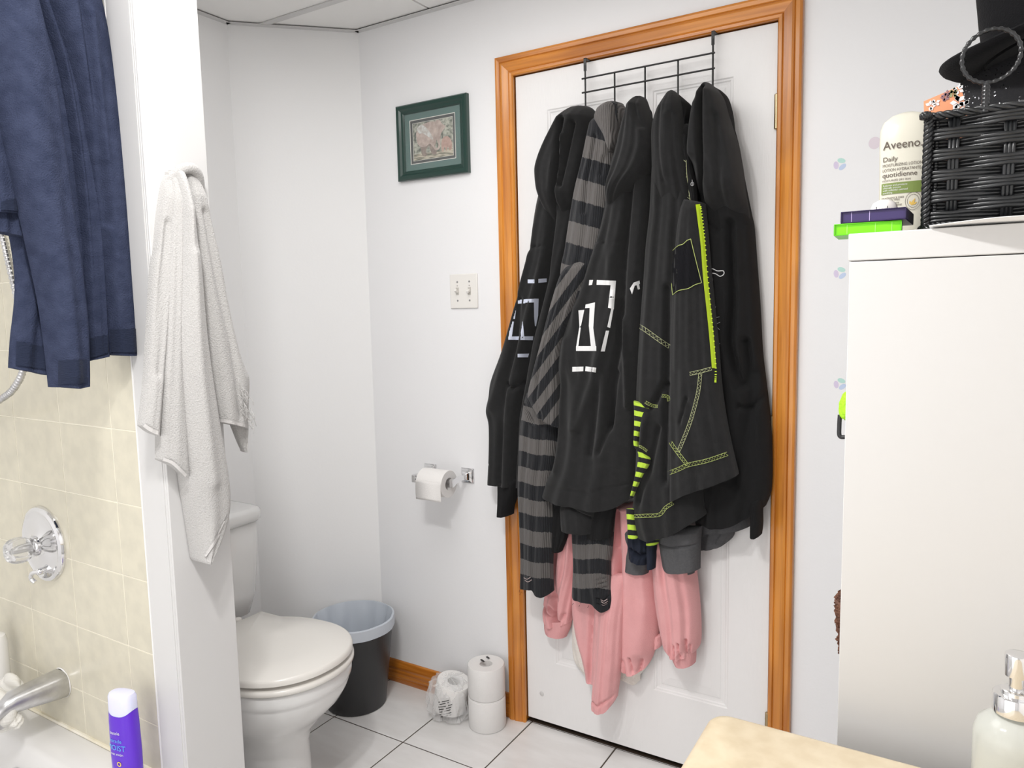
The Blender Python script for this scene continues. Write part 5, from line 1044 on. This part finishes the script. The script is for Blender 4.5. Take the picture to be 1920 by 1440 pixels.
# small packet behind
pkz = ctop
pk_ = thing('small_packet', 'little white packet with black lettering behind the purple box', 'packet', (1.083, -.93, pkz))
q = at(1668, 395, 1, -.93); 
V, Fc = latheg([(.0145, 0), (.016, .004), (.016, .038), (.013, .046), (.006, .050), (.001, .0505)], (1.0835, -.92, pkz+.0004), 26); V[:, 1] = -.92+(V[:, 1]+.92)*.6; mesh('packet_body', V, Fc, CAPW, pk_, True)
textobj('lettering', 'Imdu', .012, INKB, pk_, (1.0745, -.9305, pkz+.0335), (1, 0, 0), (0, 0, 1), sx=.8)
# lotion bottle
lb = thing('lotion_bottle', 'cream upside-down lotion bottle with olive band, beside the black basket', 'bottle', (1.093, -.75, ctop))
l0 = at(1649, 395, 1, -.768); l1 = at(1690, 213, 1, -.75); lx0 = at(1647, 300, 1, -.765)[0]; lxc = lx0+.0345; ltop = l1[2]
rings = []
for f, hx, hy in ((0, .022, .012), (.02, .024, .0145), (.10, .0285, .018), (.30, .0335, .0205), (.55, .0338, .0205), (.78, .0350, .0195), (.88, .0345, .018), (.94, .030, .0155), (.98, .020, .010), (1.0, .008, .004)):
    a = np.linspace(0, 2*math.pi, 56, endpoint=False); c = np.cos(a); s_ = np.sin(a); p_ = 2.5
    rings.append(np.stack([lxc+hx*np.sign(c)*np.abs(c)**(2/p_), -.75+hy*np.sign(s_)*np.abs(s_)**(2/p_), np.full(56, ctop+.0005+f*(ltop-ctop))], 1))
V, Fc = loftg(rings); mesh('bottle_body', V, Fc, LOTION, lb, True, auto=60)
def lw(Wp):
    o = Wp.copy(); lx = o[:, 0]-lxc; o[:, 1] = -.75-.0207*np.clip(1-(np.abs(lx)/.0352)**2.5, 0.02, 1)**(1/2.5)-.0005; return o
def lz(py): return at(1690, py, 1, -.771)[2]
def ltx(s, size, py, m, sx=1, dx=0): textobj('label_print', s, size, m, lb, (lx0+.0055+dx, -.75, lz(py)), (1, 0, 0), (0, 0, 1), sx=sx, warp=lw)
ltx('Aveeno.', .0165, 277, TEXTD, .92); ltx('Daily', .0095, 300, TEXTD, 1); ltx('MOISTURIZING LOTION', .0058, 310, TEXTD, .80); ltx('LOTION HYDRATANTE', .0058, 319, TEXTD, .80); ltx('quotidienne', .0098, 330, TEXTD, .95)
def lband(z0, z1, x0, x1, m, sl=0):
    xs_ = np.linspace(x0, x1, 16); V = []
    for x_ in xs_: V += [(x_, -.75, z0+sl*(x_-x0)), (x_, -.75, z1+sl*(x_-x0))]
    V = lw(np.array(V)); V[:, 1] -= .0001; mesh('label_band', V, [(2*i, 2*i+2, 2*i+3, 2*i+1) for i in range(15)], m, lb)
lband(lz(362), lz(341), lx0+.0050, lx0+.066, OLIVE)
ltx('MOISTURIZES DRY SKIN', .0038, 338, TEXTD, .9)
for k in range(4): textobj('label_print', ['Relieves and protects', 'clinically proven', 'with colloidal oatmeal', 'soothing'][k], .0036, WPRINT, lb, (lx0+.007, -.75, lz(347+k*4.6)), (1, 0, 0), (0, 0, 1), warp=lambda Wp: lw(Wp)-np.array([0, .0004, 0]))
ltx('FRAGRANCE FREE', .0036, 371, TEXTD); ltx('PARABEN FREE', .0036, 375, TEXTD); ltx('SANS PARFUM', .0036, 381, TEXTD); ltx('SANS PARABENE', .0036, 385, TEXTD)
cc = (lx0+.046, lz(378)); V = []
for rad_ in (.0125, .0092):
    n_ = 40; Vr = []
    for t in np.linspace(0, 2*math.pi, n_, endpoint=False):
        for rq in (rad_, rad_-.0005): Vr.append((cc[0]+rq*math.cos(t)*.8, -.75, cc[1]+rq*math.sin(t)))
    mesh('label_ring', lw(np.array(Vr)), [(2*i, (2*i+2) % (2*n_), (2*i+3) % (2*n_), 2*i+1) for i in range(n_)], TEXTD, lb)
for ang_, l_ in ((60, .011), (25, .010), (115, .007)):
    a_ = math.radians(ang_); d_ = np.array([math.cos(a_)*.8, math.sin(a_)]); n2_ = np.array([-d_[1], d_[0]]); b0 = np.array([cc[0]-.002, cc[1]-.006])
    Q = [b0, b0+d_*l_*.5+n2_*.0018, b0+d_*l_, b0+d_*l_*.5-n2_*.0018]; mesh('wheat_ear', lw(np.array([(q_[0], -.75, q_[1]) for q_ in Q])), [(0, 1, 2, 3)], OCHRE, lb)

# woven basket
bk = thing('wicker_basket', 'black woven resin basket with a ring handle on the white cabinet', 'basket', (1.26, -.93, ctop))
bx0, bx1, by0, by1, bz0, bz1 = 1.1335, 1.42, -1.018, -.86, ctop+.002, 1.553
nrow = 10; rh = (bz1-bz0-.014)/nrow; sp3 = .0505
stx = [bx0+.024+i*sp3 for i in range(6)]
for ri in range(nrow):
    zc_ = bz0+.008+rh*(ri+.5); parts = []
    for s3 in range(3):
        z_ = zc_+(s3-1)*rh*.30
        for side in (0, 1):
            if side == 0:
                X = np.linspace(bx0-.001, bx1, 92); off = []
                for x_ in X:
                    ph_ = (x_-stx[0])/sp3*math.pi+(math.pi if ri % 2 else 0); off.append(math.cos(ph_))
                off = np.array(off); flare = (z_-bz0)*.02
                P = np.stack([X, by0-flare+.0042-.0052*off, z_+.0011*np.abs(np.sin((X-stx[0])/sp3*math.pi))*np.sign(1-s3)*-1], 1)
                parts.append(tubeg(P, .0026, 6))
            else:
                Yq = np.linspace(by0+.001, by1, 40); off = np.cos((Yq-by0)/.05*math.pi+(math.pi if ri % 2 else 0)); P = np.stack([bx0+.0035-.0045*off, Yq, np.full(40, z_)], 1); parts.append(tubeg(P, .0025, 6))
    V, Fc = merge(parts); mesh('woven_row', V, Fc, WICK, bk, True)
for x_ in stx:
    parts = [tubeg([(x_+(k-1)*.0036, by0+.0028, bz0), (x_+(k-1)*.0036, by0+.0008-(bz1-bz0)*.02*.6, (bz0+bz1)/2), (x_+(k-1)*.0036, by0+.002-(bz1-bz0)*.02, bz1-.004)], .0021, 6) for k in range(3)]
    V, Fc = merge(parts); mesh('stake', V, Fc, WICK, bk, True)
for y_ in (by0+.05, by0+.10):
    parts = [tubeg([(bx0+.0015, y_+(k-1)*.0036, bz0), (bx0+.0015, y_+(k-1)*.0036, bz1-.004)], .0021, 6) for k in range(3)]; V, Fc = merge(parts); mesh('stake', V, Fc, WICK, bk, True)
# rim and corner plait
def plait(name, P, n_str, r, R_, turns):
    P = smoothpts(P, 40) if len(P) < 12 else P; K = len(P); parts = []
    T_ = np.gradient(P, axis=0); T_ /= np.linalg.norm(T_, axis=1)[:, None]; up = np.array([0.3, .9, .2]); N = np.cross(T_, up); N /= np.linalg.norm(N, axis=1)[:, None]; Bn = np.cross(T_, N)
    for k in range(n_str):
        a_ = np.linspace(0, turns*2*math.pi, K)+2*math.pi*k/n_str; parts.append(tubeg(P+R_*(np.cos(a_)[:, None]*N+np.sin(a_)[:, None]*Bn), r, 6))
    V, Fc = merge(parts); return mesh(name, V, Fc, WICK, bk, True)
fz = -(bz1-bz0)*.02
plait('rim', [(bx0, by1, bz1-.003), (bx0, by0+fz+.002, bz1-.003), (bx0+.003, by0+fz, bz1-.003), (bx0+.1, by0+fz, bz1-.002), (bx1, by0+fz, bz1-.002)], 3, .0025, .0022, 12)
plait('corner_plait', [(bx0, by0+.002, bz0), (bx0-.0005, by0+fz*.5, (bz0+bz1)/2), (bx0, by0+fz, bz1-.002)], 3, .0026, .0026, 8)
plait('base_rim', [(bx0, by1, bz0+.003), (bx0, by0, bz0+.003), (bx0+.08, by0-.001, bz0+.003), (bx1, by0-.001, bz0+.003)], 3, .0022, .0024, 11)
box('base', (bx0+.006, by0+.008, bz0), (bx1-.004, by1-.004, bz0+.004), WICK, bk)
box('back_side', (bx0+.006, by1-.006, bz0+.002), (bx1-.004, by1, bz1-.004), WICK, bk)
rg = at(1858, 105, 1, by0-.004); a_ = np.linspace(0, 2*math.pi, 97)
rrx = at(1914, 105, 1, by0-.004)[0]-rg[0]; Pq = np.stack([rg[0]+rrx*1.0*np.cos(a_), np.full(97, by0-.004), rg[2]+rrx*1.03*np.sin(a_)], 1)
V, Fc = tubeg(Pq, .0021+.0005*np.sin(np.arange(97)*1.7), 10); rh_ = mesh('ring_handle', V, Fc, WICK, bk, True)
zr0 = rg[2]-rrx*1.03; tube('handle_stem', np.stack([np.full(30, rg[0]-.003), np.full(30, by0-.003), np.linspace(bz1-.006, zr0, 30)], 1), .0037+.0004*np.sin(np.arange(30)*1.6), WICK, rh_, 10)
# orange floral box in the basket
ob = thing('floral_box', 'small orange floral print box tilted in the black basket', 'box', (1.16, -.95, bz1-.07))
Ry = np.array(Matrix.Rotation(math.radians(-17), 3, 'Y')); oc = at(1778, 195, 1, -.975); pv = (oc[0], -.975, oc[2])
def opx(x_, y_): return at(x_, y_, 1, -.975)
c00 = opx(1738, 216); c10 = opx(1824, 205); c11 = opx(1802, 160); c01 = opx(1732, 190)
dwn = (c10-c11); 
front = [c01+dwn*.0+np.array([.004, 0, -.075]), c10+np.array([.004, 0, -.05]), c11, c01]
V = [p for p in front]+[p+np.array([.0, .035, .0]) for p in front]
mesh('box_body', V, [(0, 1, 2, 3), (7, 6, 5, 4), (0, 4, 5, 1), (1, 5, 6, 2), (2, 6, 7, 3), (3, 7, 4, 0)], ORANGE, ob)
r_ = random.Random(9)
def flower(px_, py_, rad_, m, npet=5):
    c = at(px_, py_, 1, -.9757); parts = []
    for k in range(npet):
        a0 = 2*math.pi*k/npet+r_.random(); d_ = np.array([math.cos(a0), 0, math.sin(a0)]); t_ = np.array([-d_[2], 0, d_[0]])
        parts.append(([c+d_*rad_*.1, c+d_*rad_*.6+t_*rad_*.32, c+d_*rad_, c+d_*rad_*.6-t_*rad_*.32], [(0, 1, 2, 3)]))
    V, Fc = merge(parts); mesh('flower_print', V, Fc, m, ob)
MAUV = mat('mauve_ink', (.30, .17, .20), .6); OLV = mat('olive_ink', (.35, .36, .18), .6)
for a in ((1745, 198, .006, WPRINT), (1754, 193, .005, WPRINT), (1772, 182, .005, MAUV, 7), (1776, 175, .004, MAUV, 6), (1797, 168, .006, WPRINT), (1787, 176, .005, OLV, 7), (1797, 192, .0085, WPRINT, 7), (1808, 198, .007, WPRINT, 7), (1788, 170, .004, OLV)): flower(*a)
# hats
def coneobj(name, rings_spec, m, parent, axis_p, tilt, n=48):
    R = np.array(Matrix.Rotation(tilt[0], 3, 'X') @ Matrix.Rotation(tilt[1], 3, 'Y')); rings = []
    for r0, h, dr, lift in rings_spec:
        a = np.linspace(0, 2*math.pi, n, endpoint=False); p_ = np.stack([r0*np.cos(a), r0*np.sin(a)*dr, h+lift*np.cos(2*a)], 1); rings.append(p_ @ R.T+np.array(axis_p))
    V, Fc = loftg(rings); return mesh(name, V, Fc, m, parent, True, auto=40)
ht = thing('top_hat', 'tall black felt hat with a curled brim stacked on the glittery one', 'hat', (1.24, -.78, 1.62))
hc = at(1940, 72, 1, -.80); 
coneobj('crown', [(.058, -.01, 1, 0), (.057, .0, 1, 0), (.050, .04, 1, 0), (.039, .09, 1, 0), (.029, .15, 1, 0), (.025, .185, 1, 0), (.020, .19, 1, 0), (.002, .191, 1, 0)], HATF, ht, hc, (math.radians(1), math.radians(-19)))
coneobj('brim', [(.054, -.006, 1, 0), (.075, -.009, 1, .002), (.096, -.006, 1, .005), (.103, .0, 1, .007), (.105, .005, 1, .008), (.1035, .007, 1, .008), (.100, .004, 1, .007), (.094, -.001, 1, .005), (.075, -.005, 1, .002), (.054, -.002, 1, 0)], HATF, ht, hc, (math.radians(1), math.radians(-19)))
g2 = thing('glitter_hat', 'black glitter-flecked cone hat under the top hat, behind the basket', 'hat', (1.25, -.77, ctop))
gc = at(1925, 250, 1, -.77); gz = ctop+.001
coneobj('hat_body', [(.125, gz-gc[2]-.0, .75, 0), (.112, .03, .8, 0), (.088, .075, .8, 0), (.072, .105, .8, 0), (.06, .120, .8, 0), (.045, .122, .8, 0)], GLIT, g2, (gc[0]+.008, -.745, gc[2]), (0, 0))
# paper sheets on the cabinet's front edge
ps = thing('paper_sheet', 'curled white paper sheet poking out under the basket over the cabinet edge', 'paper', (1.22, -1.05, ctop))
V = []; nu_ = 22
for i in range(nu_):
    t = i/(nu_-1); x_ = 1.139+t*.19; yf = -1.066-.018*min(1, t*3)-.004*math.sin(t*5); lift = .0035+.004*math.sin(min(t*4, 1.3))
    V += [(x_, yf, ctop+.0008+lift*.55), (x_, -1.045, ctop+.0018+.0006*math.sin(t*9)), (x_, -1.024, ctop+.0012)]
o = mesh('sheet', V, [(3*i+k, 3*i+3+k, 3*i+4+k, 3*i+1+k) for i in range(nu_-1) for k in (0, 1)], CAPW, ps, True); solidify(o, .0007)
# lime brush hanging on the cabinet side
cb_ = thing('cleaning_brush', 'lime bristled brush with a black loop handle hung on the cabinet side', 'brush', (1.02, -.70, 1.12))
p0 = at(1579, 740, 1, -.70); p1 = at(1573, 820, 1, -.70)
hx_ = at(1573, 800, 1, -.70)[0]+.012
crumple('bristles', at(1591, 757, 1, -.70)+np.array([.0, 0, -.004]), (.014, .014, .022), mat('lime_bristle', (.45, .85, .03), .7, bump=1, bscale=300), cb_, 31, .25, 14)
zt1 = at(1575, 778, 1, -.70)[2]; zb1 = at(1575, 821, 1, -.70)[2]; xl_ = at(1570.5, 800, 1, -.70)[0]
lp_ = [(xl_+.003, -.70, zt1), (xl_+.0025, -.70, (zt1+zb1)/2), (xl_+.0035, -.70, zb1+.003), (xl_+.012, -.70, zb1+.002), (xl_+.020, -.70, zb1+.003), (xl_+.021, -.70, zt1), (xl_+.011, -.70, zt1+.001), (xl_+.003, -.70, zt1)]
tube('loop_handle', smoothpts(lp_, 5), .0034, BLKPL, cb_, 10)
tube('hanger', [(xl_+.012, -.70, zt1+.03), (xl_+.02, -.70, zt1+.06), (cx1-.0005, -.70, zt1+.062)], .002, BLKMETAL, cb_, 6)
# brown ruffled garland lower down
gb = thing('ruffled_scarf', 'dark brown ruffled scarf edge hanging on the cabinet side low down', 'scarf', (1.02, -.72, .66))
P = [at(x_, y_, 1, -.72) for x_, y_ in ((1586, 1112), (1581, 1125), (1580, 1150), (1582, 1185), (1586, 1220), (1590, 1250))]
P = smoothpts(P, 12); rad_ = np.interp(np.linspace(0, 1, len(P)), [0, .1, .4, .8, 1], [.008, .011, .011, .009, .005])
V, Fc = tubeg(P, rad_, 16); V = V+np.random.RandomState(2).randn(len(V), 3)*.0016; mesh('ruffle', V, Fc, BROWN, gb, False)
tube('hanger', [P[0]+np.array([.004, 0, 0]), (cx1-.0005, -.72, P[0][2]+.01)], .002, BLKMETAL, gb, 6)
